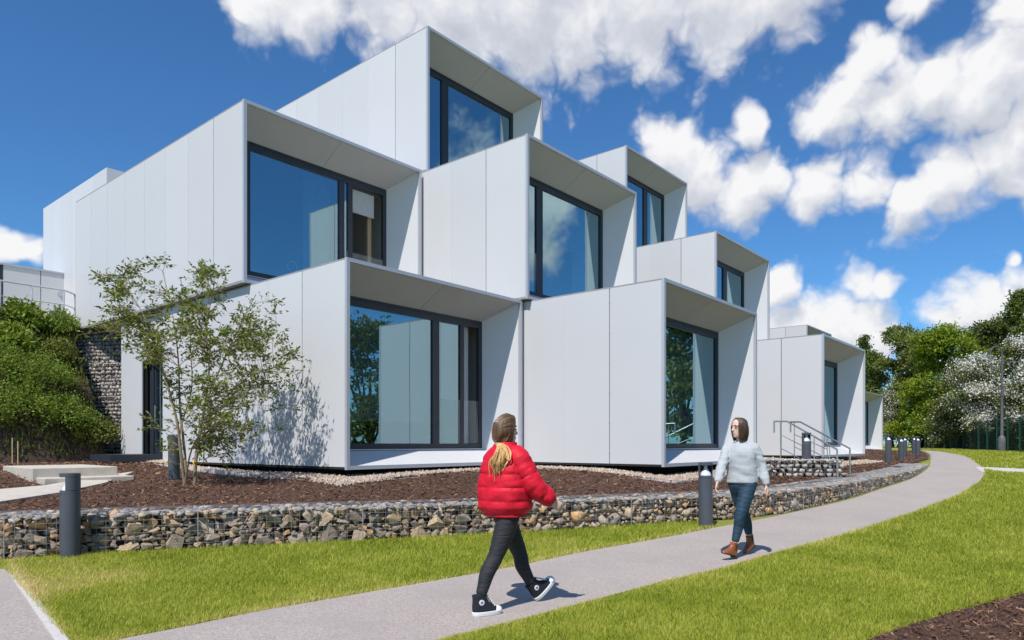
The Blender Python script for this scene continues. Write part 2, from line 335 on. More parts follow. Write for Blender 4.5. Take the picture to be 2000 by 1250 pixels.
BACK = [p+n*WALL_T for p, n in zip(WALL_S, _wn)]
WB = np.array([(p.x, p.y) for p in BACK]+[(q[0]-.9, q[1]+.5) for q in PATH_IN[-4:]])
def bed_d(x, y):
    d = np.full(np.shape(x), 1e9)
    for a, b in zip(WB, WB[1:]):
        ab = b-a; t = np.clip(((x-a[0])*ab[0]+(y-a[1])*ab[1])/(ab@ab), 0, 1)
        d = np.minimum(d, np.hypot(x-a[0]-t*ab[0], y-a[1]-t*ab[1]))
    return d
def sstep(x): x = np.clip(x, 0, 1); return x*x*(3-2*x)
def bed_z(x, y):
    x = np.asarray(x, float); y = np.asarray(y, float); d = bed_d(x, y)
    z = .49+.011*np.maximum(0, y-10)+.22*sstep(d/(3.6+4.6*sstep((-x-3.2)/3.0)))
    z = np.maximum(z, np.interp(y, GY, GZ)+.03+.10*sstep(d/3))
    z = z+.09*sstep((-x-7.0)/1.8)*sstep((y-11.6)/2.0)
    return z
def bz(x, y): return float(bed_z(np.array([x]), np.array([y]))[0])
def hitbed(u, v): return hit(u, v, bz, lo=8.0)

def struct(name, me, kind='structure'):
    o = link(name, me, None, (0, 0, 0)); o['kind'] = kind; return o
# ---- lawn: the one ground sheet, out to the horizon
xs = np.concatenate([np.linspace(-400, -40, 8), np.linspace(-35, 50, 18), np.linspace(60, 500, 9)])
ys = np.concatenate([[-300, -100, -30, -10], np.linspace(0, 60, 61), [70, 85, 100, 150, 250, 500, 900]])
X, Y = np.meshgrid(xs, ys); Z = np.interp(Y, GY, GZ)
idx = np.arange(X.size).reshape(X.shape); q = np.stack([idx[:-1,:-1], idx[:-1,1:], idx[1:,1:], idx[1:,:-1]], -1).reshape(-1, 4)
struct('lawn', np_mesh('lawn', np.stack([X, Y, Z], -1).reshape(-1, 3), q, 'lawn', smooth=True))
# ---- footpath: strip between its two edges, 6 mm above the turf sheet
def strip(name, A, Bq, dz, m, n=90):
    def rs(pts):
        c = catmull([Vector(p) for p in pts], 8); d = np.cumsum([0]+[(b-a).length for a, b in zip(c, c[1:])]); s = np.linspace(0, 1, n)*d[-1]
        a = np.array([tuple(p) for p in c]); return np.stack([np.interp(s, d, a[:, k]) for k in range(3)], 1)
    a, b = rs(A), rs(Bq); V = []
    for i in range(n):
        for t in (0, .25, .5, .75, 1):
            p = a[i]*(1-t)+b[i]*t; V.append((p[0], p[1], gz(p[1])+dz))
    Fq = [(i*5+j, i*5+j+1, i*5+j+6, i*5+j+5) for i in range(n-1) for j in range(4)]
    return np_mesh(name, V, [f[::-1] for f in Fq], m, smooth=True)
struct('path', strip('path', PATH_IN, PATH_OUT, .010, 'path'))
br = [G(1905,912.5), G(1960,914.5), G(2000,916.5), G(2100,921)]; br2 = [G(1918,922.5), G(1960,922.5), G(2000,923.5), G(2100,927)]
struct('side_path', strip('side_path', br, br2, .014, 'kerb', 20))
# ---- tarmac and its pale kerb at the left
K0, K1 = G(22, 1101), G(133, 1250); kd = (K1-K0).normalized(); kn = Vector((kd.y, -kd.x, 0)); KE = K1+kd*.45; KS = K0-kd*.2
mb = MB(); mb.prism([KS-kn*.0+kn*0, KE, Vector((-8, 0, 0)), Vector((-14, 2, 0)), Vector((-14, 7.2, 0)), Vector((-8, 7.0, 0))], -.05, .006); 
o = mb.build('left_pavement', 'path'); o['kind'] = 'structure'
mb = MB(); mb.prism([KS, KE, KE-kn*-.075, KS-kn*-.075], -.05, .014)
o = mb.build('pavement_edging', 'kerb'); o['kind'] = 'structure'
KERB_R = [KS, KE]
# ---- planting bed: sheet rising from the gabion wall to the building
xs = np.arange(-16, 26, .25); ys = np.arange(7.5, 46, .25); X, Y = np.meshgrid(xs, ys)
ctr = [p+n*.42 for p, n in zip(WALL_S, _wn)]
poly = [(p.x, p.y) for p in ctr]+[(q[0]+.12, q[1]-.05) for q in PATH_IN[-4:]]+[(20, 46), (-30, 46), (-30, 7)]
nz_ = np.array([noise.noise(Vector((x*.8, y*.8, 0))) for x, y in zip(X.ravel(), Y.ravel())]).reshape(X.shape)
Z = bed_z(X, Y)+nz_*.02
ins = inpoly(X.ravel(), Y.ravel(), poly).reshape(X.shape); idx = np.arange(X.size).reshape(X.shape)
ok = ins[:-1,:-1] & ins[:-1,1:] & ins[1:,1:] & ins[1:,:-1]
q = np.stack([idx[:-1,:-1], idx[:-1,1:], idx[1:,1:], idx[1:,:-1]], -1)[ok]
struct('planting_bed', np_mesh('planting_bed', np.stack([X, Y, Z], -1).reshape(-1, 3), q, 'mulchbase', smooth=True))
# ---- second mulch bed at the right front
MC = [G(1690,1256), G(1780,1224), G(1870,1197), G(1940,1179), G(2010,1160)]
mc_poly = MC+[MC[-1]+Vector((2.5, .5, 0)), Vector((6, 2.5, 0)), Vector((2.0, 2.2, 0))]
mb = MB(); mb.prism(mc_poly, -.05, .018); o = mb.build('mulch_bed', 'mulchbase'); o['kind'] = 'structure'

# ---- bark chips on both beds (uncountable: one object)
PODS_PLAN = []   # filled below: rectangles in (a, b) plan coordinates that stand on the ground
def pods_hit(x, y, grow=0):
    dx = x-O0.x; dy = y-O0.y; a = dx*E1.x+dy*E1.y; b = dx*E2.x+dy*E2.y; r = np.zeros(len(x), bool)
    for (a0, a1, b0, b1) in GROUND_RECTS: r |= (a > a0-grow) & (a < a1+grow) & (b > b0-grow) & (b < b1+grow)
    return r
PW, PH, PL = 4.95, 3.80, 9.7
GROUND_RECTS = [(0, PW, 0, 9.95), (5.06, 5.06+PW, -3.6, 6), (14.85, 14.85+PW, -3.8, 6), (40.9, 46, 1.2, 10)]
s0, s1 = Vector((-8.03, 12.0, 0)), Vector((-7.06, 13.06, 0)); ed = (s1-s0).normalized(); en = Vector((-ed.y, ed.x, 0))
pp = [B(-40, 968, .515), B(87, 961, .515), B(200, 951, .515), B(262, 945, .515), B(205, 957, .515), B(118, 969, .515), B(0, 982, .515), B(-40, 985, .515)]
KEEP_OFF = [pp, [s0, s1, s1+en*2.6, s0+en*2.6]]
def chips(n, poly, zf, lo, hi, seed):
    rng = np.random.default_rng(seed); p = np.asarray([(a[0], a[1]) for a in poly]); mn, mx_ = p.min(0), p.max(0)
    x = rng.uniform(mn[0], mx_[0], n*6); y = rng.uniform(mn[1], mx_[1], n*6); k = inpoly(x, y, poly)
    k &= ~pods_hit(x, y, .15)
    for cp in KEEP_OFF: k &= ~inpoly(x, y, cp)
    w = rng.uniform(0, 1, len(x)) < np.clip((9.5/np.maximum(y, 3))**2, .12, 1); k &= w
    x, y = x[k][:n], y[k][:n]; n = len(x); z = zf(x, y)
    sc_ = np.clip(y/9, 1, 1.8)
    L = rng.uniform(lo, hi, n)*sc_; wd = L*rng.uniform(.12, .32, n); az = rng.uniform(0, 6.283, n); tl = rng.normal(0, .35, n); ro = rng.normal(0, .5, n)
    d = np.stack([np.cos(az)*np.cos(tl), np.sin(az)*np.cos(tl), np.sin(tl)], 1); s = np.stack([-np.sin(az)*np.cos(ro), np.cos(az)*np.cos(ro), np.sin(ro)], 1)
    c = np.stack([x, y, z+rng.uniform(.004, .03, n)], 1)
    V = np.stack([c-d*L[:,None]/2-s*wd[:,None]/2, c+d*L[:,None]/2-s*wd[:,None]*.3, c+d*L[:,None]/2+s*wd[:,None]*.4, c-d*L[:,None]/2+s*wd[:,None]/2], 1).reshape(-1, 3)
    Fq = np.arange(n*4).reshape(-1, 4); t = np.repeat(rng.beta(1.5, 1.6, n), 4); return V, Fq, t
bedpoly = [(p.x, p.y) for p in BACK]+[(q[0]-.15, q[1]+.1) for q in PATH_IN[-4:]]+[(14, 40), (9, 26), (4, 19), (-9, 19), (-12.5, 14)]
V, Fq, t = chips(105000, bedpoly, lambda x, y: bed_z(x, y), .018, .060, 3)
tag(struct('bark_mulch', np_mesh('bark_mulch', V, Fq, 'chip', t)), 'dark brown bark chippings spread over the raised bed', 'bark mulch', kind='stuff')
V, Fq, t = chips(16000, mc_poly, lambda x, y: x*0+.018, .015, .06, 4)
tag(struct('bark_mulch', np_mesh('bark_mulch', V, Fq, 'chip', t)), 'bark chippings on the small bed cut into the lawn', 'bark mulch', kind='stuff')

# ---- pebbles along the foot of the pods
def pebbles(seed=5):
    rng = np.random.default_rng(seed); base = np.array([(1,0,0),(-1,0,0),(0,1,0),(0,-1,0),(0,0,1),(0,0,-1)], float)
    f8 = np.array([(0,2,4),(2,1,4),(1,3,4),(3,0,4),(2,0,5),(1,2,5),(3,1,5),(0,3,5)])
    pa, pb = [], []
    def zone(a0, a1, b0, b1, n): pa.append(rng.uniform(a0, a1, n)); pb.append(rng.uniform(b0, b1, n))
    zone(-.42, 5.0, -.42, .12, 3600); zone(-.42, .1, 0, 8.4, 4200); zone(4.6, 10.5, -4.05, -3.45, 4200); zone(4.62, 5.2, -3.6, -.2, 2600); zone(14.3, 20, -4.4, -3.7, 2000); zone(14.2, 14.9, -3.8, 5, 1800)
    zone(-.6, .6, -.6, .3, 900)
    a = np.concatenate(pa); b = np.concatenate(pb); n = len(a)
    x = O0.x+E1.x*a+E2.x*b; y = O0.y+E1.y*a+E2.y*b; z = bed_z(x, y)+rng.uniform(.0, .035, n)
    r = rng.uniform(.016, .034, n)*np.clip(y/13, 1, 1.5); sc = rng.uniform(.6, 1.25, (n, 3))*r[:, None]
    V = base[None]*sc[:, None]+rng.normal(0, .12, (n, 6, 3))*r[:, None, None]; az = rng.uniform(0, 6.28, n); c, s = np.cos(az)[:, None], np.sin(az)[:, None]
    V = np.stack([V[..., 0]*c-V[..., 1]*s, V[..., 0]*s+V[..., 1]*c, V[..., 2]], -1)+np.stack([x, y, z], 1)[:, None]
    Fc = (np.arange(n)[:, None, None]*6+f8[None]).reshape(-1, 3)
    return V.reshape(-1, 3), Fc, np.repeat(rng.uniform(0, 1, n), 6)
V, Fc, t = pebbles()
tag(struct('pebbles', np_mesh('pebbles', V, Fc, 'pebble', t)), 'pale washed pebbles in a strip along the foot of the pods', 'pebbles', kind='stuff')
# steel edging strips between pebbles and mulch
mb = MB()
for (a, b) in [((-.5, 8.3), (-.5, -.5)), ((-.5, -.5), (4.55, -.5)), ((4.55, -.5), (4.55, -4.12)), ((4.55, -4.12), (10.7, -4.12))]:
    p, q_ = W(*a), W(*b); n_ = Vector((q_.y-p.y, p.x-q_.x, 0)).normalized()*.012
    mb.prism([p-n_, q_-n_, q_+n_, p+n_], lambda x, y: bz(x, y)-.08, lambda x, y: bz(x, y)+.035)
tag(mb.build('edging_strip', 'kerb', None, W(0, -.5, .6)), 'thin pale edging strip between the pebbles and the bark mulch', 'edging')

# ---- grass blades
lawn_l = [Vector((-6.05, 7.6, 0))]+[p-n*.02 for p, n in zip(WALL_S, _wn) if -5.9 < p.x < 3.2]+[Vector(q) for q in PATH_IN[8:0:-1]]+[KE, K0-kn*-.09]
lawn_r = [Vector(q) for q in PATH_OUT[1:13]]+[G(1960,923.5), G(2010,924.5), Vector((24, 22, 0)), Vector((16, 10, 0))]+[MC[-1]+Vector((2.5, .5, 0))]+MC[::-1]+[Vector((1.4, 2.6, 0)), Vector((-2.0, 3.0, 0))]
lawn_f = [Vector(q) for q in PATH_OUT[13:]]+[G(1790,876), G(1850,877.5), G(1930,880.5), G(2010,884), Vector((30, 29, 0)), G(2010,916.5), G(1920,912)]
def blades():
    rng = np.random.default_rng(11); out = []
    for poly, n0 in ((lawn_l, 200000), (lawn_r, 430000), (lawn_f, 30000)):
        p = np.asarray([(a[0], a[1]) for a in poly]); mn, mx_ = p.min(0), p.max(0); xs, ys = [], []; got = 0
        ym = 4.4; tries = 0
        while got < n0 and tries < 60:
            tries += 1
            iy = 1/rng.uniform(1/min(mx_[1], 60), 1/max(mn[1], 3.6), 200000)**1.0       # denser near the eye
            x = rng.uniform(mn[0], mx_[0], 200000); k = inpoly(x, iy, poly) & (np.abs(x) < iy*.80+.4)
            xs.append(x[k]); ys.append(iy[k]); got += k.sum()
        out.append((np.concatenate(xs)[:n0], np.concatenate(ys)[:n0]))
    x = np.concatenate([o[0] for o in out]); y = np.concatenate([o[1] for o in out]); n = len(x)
    z = np.interp(y, GY, GZ)
    patch = np.array([noise.noise(Vector((a*.9, b*.9, 3.1)))*.6+noise.noise(Vector((a*3.1, b*3.1, 8)))*.4 for a, b in zip(x[::1], y[::1])])
    dry = np.exp(-(((x+4.6)/.9)**2+((y-6.6)/.9)**2))*.25            # worn corner by the pavement
    far = np.clip(y/6, 1, 5)
    h = rng.uniform(.018, .046, n)*(1+patch*.4)*np.clip(far, 1, 1.8); wd = rng.uniform(.0018, .0036, n)*far
    az = rng.uniform(0, 6.283, n); le = rng.uniform(.2, 1.0, n)*h; az2 = az+rng.uniform(.6, 2.5, n)
    b = np.stack([x, y, z], 1); s = np.stack([np.cos(az)*wd, np.sin(az)*wd, 0*wd], 1); l = np.stack([np.cos(az2)*le, np.sin(az2)*le, h], 1)
    V = np.stack([b-s, b+s, b+l], 1).reshape(-1, 3)
    ed = np.full(n, 9.0)
    for ln_ in (PATH_IN[:9], PATH_OUT[:13], KERB_R):
        q = np.array([(a[0], a[1]) for a in ln_])
        for a, b2 in zip(q, q[1:]):
            ab = b2-a; tt = np.clip(((x-a[0])*ab[0]+(y-a[1])*ab[1])/(ab@ab), 0, 1); ed = np.minimum(ed, np.hypot(x-a[0]-tt*ab[0], y-a[1]-tt*ab[1]))
    t = np.clip(rng.normal(.40, .22, n)+patch*.5+dry*1.6+.5*np.exp(-ed/.07)*(y < 16), 0, 1)
    return V, np.arange(3*n).reshape(-1, 3), np.repeat(t, 3)
V, Fc, t = blades()
tag(struct('grass', np_mesh('grass', V, Fc, 'blade', t)), 'short sunlit lawn grass on both sides of the curving path', 'grass', kind='stuff')

# ================================================================== PODS
SREV, XT, ZT_, ZB_ = .80, .50, .47, .34          # reveal depth, side taper, soffit drop, sill rise
TRW = .065
WXL, WXR, WZB, WZT = XT, PW-XT, ZB_, PH-ZT_
def win_x(a, b, u, y=SREV+.05):
    """distance along a pod's window at which sight column u crosses it"""
    k = (u-1000)/F; o = W(a, b+y); return (k*o.y-o.x)/(E1.x-k*E1.y)
_shared = {}
def shared_box(key, dims, extra=None):
    if key not in _shared:
        m = MB(); m.box((0, 0, 0), dims)
        if extra: m.box(*extra)
        me = bpy.data.meshes.new('side_panel'); me.from_pydata([tuple(v) for v in m.v], [], m.f); me.materials.append(MT['clad']); _shared[key] = me
    return _shared[key]
def quadslab(pts, th, nrm):
    m = MB(); n = Vector(nrm).normalized()*th; p = [Vector(q) for q in pts]; m.hexa([q+n for q in p]+p); return m
def pod(a, b, z, label, mull=(), opens=(), splits=None, door=None, curtain=None, blind=None, plinth=True, length=PL, detail=True, rz=0, name='accommodation_pod', balus=None):
    o = empty(name, W(a, b, z), ANG+rz); tag(o, label, 'pod', 'stacked accommodation pods')
    splits = splits or [0, 1.28]+[1.28+(length-1.28)/7*i for i in range(1, 8)]
    zsh = .045
    for i in range(len(splits)-1):
        y0, y1 = splits[i], splits[i+1]
        if door and abs(y0-door[0]) < .01: continue
        g0 = .0 if i == 0 else (.010 if i == 1 else .002); g1 = .010 if i == 0 else .002
        y0 += g0+(.055 if i == 0 else 0); y1 -= g1
        key = ('sp', round(y1-y0, 3), i == 0)
        me = shared_box(key, (.03, y1-y0, PH-zsh-.03), None if i == 0 else ((-.006, y1-y0-.022, 0), (.0, y1-y0-.0, PH-zsh-.03)))
        link('side_panel', me, o, (0, y0, zsh))
    mb = MB(); yj = splits[1]
    for k in range(6):
        zc = .3+k*(PH-.6)/5; mb.box((-.004, yj-.016, zc-.012), (.004, yj+.016, zc+.012))
    mb.build('joint_clips', 'trim', o)['kind'] = 'stuff'
    # right-hand side, back and core
    mb = MB(); mb.box((PW-.03, .055, zsh), (PW, length, PH-.03)); mb.build('far_side_panel', 'clad', o)
    mb = MB(); mb.box((.03, length-.03, zsh), (PW-.03, length, PH-.03)); mb.build('back_panel', 'clad', o)
    mb = MB()
    if door: mb.box((.032, .9, .05), (.16, door[0]-.02, PH-.05)); mb.box((.032, door[1]+.02, .05), (.16, length-.04, PH-.05)); mb.box((.5, door[0]-.02, .05), (.55, door[1]+.02, PH-.05))
    else: mb.box((.032, .9, .05), (.16, length-.04, PH-.05))
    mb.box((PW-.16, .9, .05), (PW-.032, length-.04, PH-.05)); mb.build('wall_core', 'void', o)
    mb = MB(); mb.box((.0, .055, PH-.028), (PW, length+.003, PH)); mb.build('roof_slab', 'roof', o)
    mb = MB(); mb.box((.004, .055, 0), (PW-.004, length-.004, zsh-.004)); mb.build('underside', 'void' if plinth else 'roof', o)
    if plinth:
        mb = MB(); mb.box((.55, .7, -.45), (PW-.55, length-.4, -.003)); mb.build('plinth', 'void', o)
    # front edge trim
    t = TRW; mb = MB()
    mb.box((-.004, -.012, -.004), (t, .052, PH+.004)); mb.box((PW-t, -.012, -.004), (PW+.004, .052, PH+.004))
    mb.box((t+.001, -.012, PH-t), (PW-t-.001, .052, PH+.004)); mb.box((t+.001, -.012, -.004), (PW-t-.001, .052, t)); mb.build('edge_trim', 'trim', o)
    # splayed reveals
    y0 = .054; x0, x1, zt, zb = t, PW-t, PH-t, t
    mid0 = (x0+x1)/2; g = .004
    for (xa, xb, wa, wb) in ((x0, mid0-g, WXL, mid0-g), (mid0+g, x1, mid0+g, WXR)):
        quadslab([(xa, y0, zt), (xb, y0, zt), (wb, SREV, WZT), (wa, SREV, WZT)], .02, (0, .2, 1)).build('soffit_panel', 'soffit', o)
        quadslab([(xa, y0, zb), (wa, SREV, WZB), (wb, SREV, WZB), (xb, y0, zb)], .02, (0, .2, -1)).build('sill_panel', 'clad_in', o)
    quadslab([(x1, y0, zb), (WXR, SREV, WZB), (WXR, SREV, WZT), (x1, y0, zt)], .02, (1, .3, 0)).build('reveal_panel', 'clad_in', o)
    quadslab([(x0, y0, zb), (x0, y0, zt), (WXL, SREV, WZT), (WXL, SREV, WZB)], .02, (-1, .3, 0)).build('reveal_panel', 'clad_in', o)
    # window
    fw, fh = .10, .17; y1 = SREV+.10; e = .006
    mb = MB(); mb.box((WXL-.03, SREV+e, WZB-.03), (WXL+fw, y1, WZT+.03)); mb.box((WXR-fw, SREV+e, WZB-.03), (WXR+.03, y1, WZT+.03))
    mb.box((WXL+fw+.001, SREV+e, WZT-fh), (WXR-fw-.001, y1, WZT+.03)); mb.box((WXL+fw+.001, SREV+e, WZB-.03), (WXR-fw-.001, y1, WZB+.13))
    mb.box((WXL+fw+.001, SREV-.012, WZT-.05), (WXR-fw-.001, SREV+e-.001, WZT-.012))
    win = mb.build('window', 'dark', o)
    mb = MB(); mb.box((WXL, SREV-.05, WZB-.002), (WXR, SREV+.004, WZB+.018)); mb.build('sill_flashing', 'trim', win)
    edges = [WXL+fw]
    for (xm, wm) in mull:
        mb = MB(); mb.box((xm-wm/2, SREV+.012, WZB+.131), (xm+wm/2, y1+.02, WZT-fh-.001)); mb.build('mullion', 'dark', win)
        edges += [xm-wm/2, xm+wm/2]
    edges.append(WXR-fw)
    for i in range(0, len(edges), 2):
        if i//2 in opens: continue
        mb = MB(); mb.box((edges[i]+.001, SREV+.05, WZB+.131), (edges[i+1]-.001, SREV+.062, WZT-fh-.001)); mb.build('pane', 'glass', win)
    if balus:
        mb = MB(); mb.box((balus[0], SREV+.018, WZB+.14), (balus[1], SREV+.030, WZB+1.12)); mb.build('balustrade', 'clear', win)
    # room behind the glass
    if detail:
        xa, xb, ya, yb, za, zc = .25, PW-.25, y1+.03, 5.2, WZB-.02, WZT+.02
        mb = MB(); w = .04
        mb.box((xa, ya, za-w), (xb, yb, za)); mb.box((xa, ya, zc), (xb, yb, zc+w)); mb.box((xa-w, ya, za-w), (xa-.001, yb, zc+w)); mb.box((xb+.001, ya, za-w), (xb+w, yb, zc+w)); mb.box((xa-w, yb+.001, za-w), (xb+w, yb+w, zc+w))
        mb.build('room_lining', 'room', o)
        for (cx0, cx1) in (curtain or []):
            mb = MB(); n = max(8, int((cx1-cx0)/.025)); V = []
            for k in range(n+1):
                x = cx0+(cx1-cx0)*k/n; y = y1+.12+.03*math.sin(k*1.15)
                V += [(x, y, WZB+.03), (x, y, WZT-.05)]
            mb.add(V, [(2*k, 2*k+2, 2*k+3, 2*k+1) for k in range(n)]); mb.add([(v[0], v[1]+.004, v[2]) for v in V], [(2*k+1, 2*k+3, 2*k+2, 2*k) for k in range(n)])
            mb.build('curtain', 'curtain', o, smooth=True)
        for (bx0, bx1, bz0) in (blind or []):
            mb = MB(); mb.box((bx0, y1+.07, bz0), (bx1, y1+.075, WZT-.2)); mb.tube([(bx0, y1+.072, bz0), (bx1, y1+.072, bz0)], .012, 8); mb.build('blind', 'curtain', o)
    return o
def mx(a, b, *us): return [(win_x(a, b, (u0+u1)/2), abs(win_x(a, b, u1)-win_x(a, b, u0))) for (u0, u1) in us]
# corner column, ground and first floor
L1 = (0, 0); m_ = mx(*L1, (843, 856), (897, 904))
pL1 = pod(*L1, .868, 'ground-floor pod with a side door behind the multi-stem tree', m_, opens=(2,), splits=[0, 1.39, 2.6, 3.8, 5.0, 6.2, 7.41, 8.64, 9.94], door=(7.41, 8.64), length=9.95,
          curtain=[(win_x(*L1, 902), win_x(*L1, 924)), (WXL+.1, WXL+.35)], blind=[(win_x(*L1, 858), win_x(*L1, 897), .5), (WXL+.02, win_x(*L1, 842), .93)], balus=(win_x(*L1, 857), WXR-.02))
B2 = (-.15, 3.28); m_ = mx(*B2, (661, 671), (678, 687))
pB2 = pod(*B2, 4.69, 'first-floor pod with its sliding window open over a dark room', m_, opens=(2,), curtain=[(win_x(*B2, 600), win_x(*B2, 652))],
          blind=[(win_x(*B2, 688), win_x(*B2, 736), 2.55)], plinth=False, balus=(win_x(*B2, 672), WXR-.02), length=9.6)
B3 = (4.95, 3.2); m_ = mx(*B3, (861, 874))
pB3 = pod(*B3, 8.51, 'topmost pod on the corner stack, reaching above all the other pods', m_, curtain=[(win_x(*B3, 958), win_x(*B3, 976))], plinth=False)
R1 = (4.90, -.2); m_ = mx(*R1, (1046, 1058))
pR1 = pod(*R1, 4.69, 'middle-storey pod stacked between the topmost pod and a ground pod', m_, curtain=[(win_x(*R1, 1128), win_x(*R1, 1160))], blind=[(win_x(*R1, 1060), win_x(*R1, 1150), 1.9)], plinth=False, balus=(WXL+.1, win_x(*R1, 1050)))
LR = (5.06, -3.6)
pLR = pod(*LR, .868, 'ground-floor pod projecting furthest over the pebbles behind the woman in grey', mx(*LR, (1230, 1242)), curtain=[(win_x(*LR, 1335), win_x(*LR, 1386))], blind=[(WXL+.02, WXR-.7, .55)])
P8 = (14.75, 3.05)
pP8 = pod(*P8, 8.54, 'top-floor pod of the second stack, smaller against the clouds', mx(*P8, (1256, 1263)), curtain=[(win_x(*P8, 1268), win_x(*P8, 1280))], plinth=False)
P7 = (14.8, -.4)
pP7 = pod(*P7, 4.72, 'first-floor pod of the second stack with a strip of birch inside', mx(*P7, (1411, 1418)), curtain=[(win_x(*P7, 1402), win_x(*P7, 1410))], plinth=False)
P6 = (14.95, -3.8)
pP6 = pod(*P6, .92, 'ground-floor pod of the second stack behind the steel handrails', mx(*P6, (1560, 1566)))
far1 = pod(36, 3.2, 4.72, 'far pod whose roof edge shows above the second stack', mx(36, 3.2, (1560, 1563)), detail=False, plinth=False)
far3 = pod(40.9, 1.2, .9, 'furthest pod, a sliver of white reveal beside the trees', (), detail=False)
# a pod's reveal in P7 shows birch lining
mb = MB(); x = win_x(*P7, 1422); mb.box((x, SREV+.2, WZB+.05), (WXR-.12, SREV+.24, WZT-.6)); mb.build('birch_panel', 'wood', pP7)
mb = MB(); x = win_x(*B2, 730); mb.box((x, SREV+.3, WZB+.02), (x+.12, SREV+.36, WZT-.25)); mb.build('birch_panel', 'wood', pB2)
mb = MB(); x0 = win_x(*B2, 694); mb.box((x0, 2.2, 1.15), (x0+.75, 2.23, 2.1)); mb.build('pinboard', 'void', pB2)
mb = MB(); x0 = win_x(*L1, 690); mb.box((x0, 1.0, .37), (x0+1.4, 1.9, .85)); mb.build('low_cabinet', 'void', pL1)
# side door of the ground-floor corner pod
d0, d1 = 7.41, 8.64
mb = MB(); mb.box((.03, d0+.0, 2.62), (.30, d1, PH-.06)); mb.build('door_fascia', 'clad', pL1)
mb = MB()
mb.box((.20, d0, .05), (.30, d0+.07, 2.615)); mb.box((.20, d1-.36, .05), (.30, d1-.001, 2.615)); mb.box((.20, d0+.071, 2.53), (.30, d1-.361, 2.615)); mb.box((.20, d0+.071, .05), (.30, d1-.361, .38)); mb.box((.16, d1-.30, .06), (.199, d1-.22, 2.6))
dr = mb.build('door', 'dark', pL1)
mb = MB(); mb.box((.24, d0+.072, .381), (.25, d1-.362, 2.529)); mb.build('pane', 'glass', dr)
mb = MB(); mb.box((.226, d0+.25, .62), (.238, d0+.62, .70)); mb.box((.226, d0+.25, .75), (.238, d0+.62, .79)); mb.build('manifestation_strip', 'curtain', dr)
mb = MB(); mb.tube([(.15, d1-.42, .95), (.15, d1-.42, 1.45)], .013, 8); mb.box((.15, d1-.428, 1.0), (.2, d1-.412, 1.02)); mb.box((.15, d1-.428, 1.38), (.2, d1-.412, 1.40)); mb.build('handle', 'steel', dr)
# ring-shaped fan on the sill inside the first-floor pod
p = W(*B2, 4.69)+E1*win_x(*B2, 571)+E2*(SREV+.28); c = P(571, 521, p.y)
base = Vector((c.x, c.y, 4.69+WZB)); fan = empty('desk_fan', base); tag(fan, 'ring-shaped white desk fan standing inside the open-windowed pod', 'fan')
mb = MB(); R_ = .125; cz = c.z-base.z
ring = [E1*math.cos(t_)*R_+Vector((0, 0, cz+math.sin(t_)*R_)) for t_ in np.linspace(0, 2*math.pi, 33)]; mb.tube(ring, .016, 8, cap=False); mb.build('air_ring', 'lampw', fan, smooth=True)
mb = MB(); mb.tube([(0, 0, 0), (0, 0, cz-R_)], [.06, .045], 14); mb.build('stand', 'lampw', fan, smooth=True)

# ---- rear block seen past the corner pods
def rear_block():
    a0, b0, b1, z0, z1 = .35, 12.93, 17.5, .9, 9.42
    o = empty('rear_block', W(a0, b0, z0), ANG); tag(o, 'tall panelled white block behind the first-floor pod, above the terrace', 'building')
    h = z1-z0; n = 5; st = (b1-b0)/n
    mb = MB(); mb.box((.035, .035, 0), (5.9, b1-b0-.035, h-.03)); mb.build('core', 'void', o)
    for i in range(n):
        mb = MB(); mb.box((0, i*st+.003, 3.6), (.03, (i+1)*st-.003, h)); mb.build('side_panel', 'clad', o)
    for i in range(4):
        mb = MB(); mb.box((.032+i*1.47, 0, 3.0), (.032+i*1.47+1.46, .032, h)); mb.build('front_panel', 'clad', o)
    mb = MB(); mb.box((.033, .035, h-.028), (5.9, b1-b0, h+.002)); mb.build('roof_slab', 'roof', o)
    mb = MB(); mb.box((0, -1.0, 7.62), (5.9, -.002, h+.004)); mb.build('parapet_box', 'clad', o)
    return o
rear_block()
# small roof stack of the far pods
b_ = W(33.5, 9.5, 8.55); o = empty('roof_stack', b_, ANG); tag(o, 'small white roof box rising beside the middle pod of the second stack', 'roof box')
mb = MB(); mb.box((-3, -3, 0), (0, 0, 3.6)); mb.build('casing', 'clad', o); mb = MB(); mb.box((-3.04, -3.04, 3.601), (.04, .04, 3.66)); mb.build('cap', 'trim', o)

# ================================================================== GABION WALLS
def stone_mesh(seed):
    rng = random.Random(seed); bm = bmesh.new()
    for i in range(11):
        d = Vector((rng.gauss(0, 1), rng.gauss(0, 1), rng.gauss(0, 1))); d = Vector((math.copysign(abs(d.x)**.6, d.x), math.copysign(abs(d.y)**.6, d.y), math.copysign(abs(d.z)**.6, d.z))).normalized(); r = rng.uniform(.85, 1.2)
        bm.verts.new((d.x*r*.5, d.y*r*.5, d.z*r*.5))
    g_ = bmesh.ops.convex_hull(bm, input=bm.verts); bmesh.ops.delete(bm, geom=[v for v in bm.verts if not v.link_faces], context='VERTS')
    bmesh.ops.triangulate(bm, faces=bm.faces); me = bpy.data.meshes.new('stone'); bm.to_mesh(me); bm.free(); me.materials.append(MT['stone']); return me
STONES = [stone_mesh(100+i) for i in range(22)]
STV = []
for me in STONES:
    V = np.array([tuple(v.co) for v in me.vertices]); Fc = np.array([tuple(p.vertices) for p in me.polygons]); STV.append((V, Fc))
def rotm(rng, tilt=.5):
    a, b, c = rng.uniform(-tilt, tilt), rng.uniform(-tilt, tilt), rng.uniform(0, 6.283)
    return (Matrix.Rotation(c, 3, 'Z') @ Matrix.Rotation(a, 3, 'X') @ Matrix.Rotation(b, 3, 'Y'))
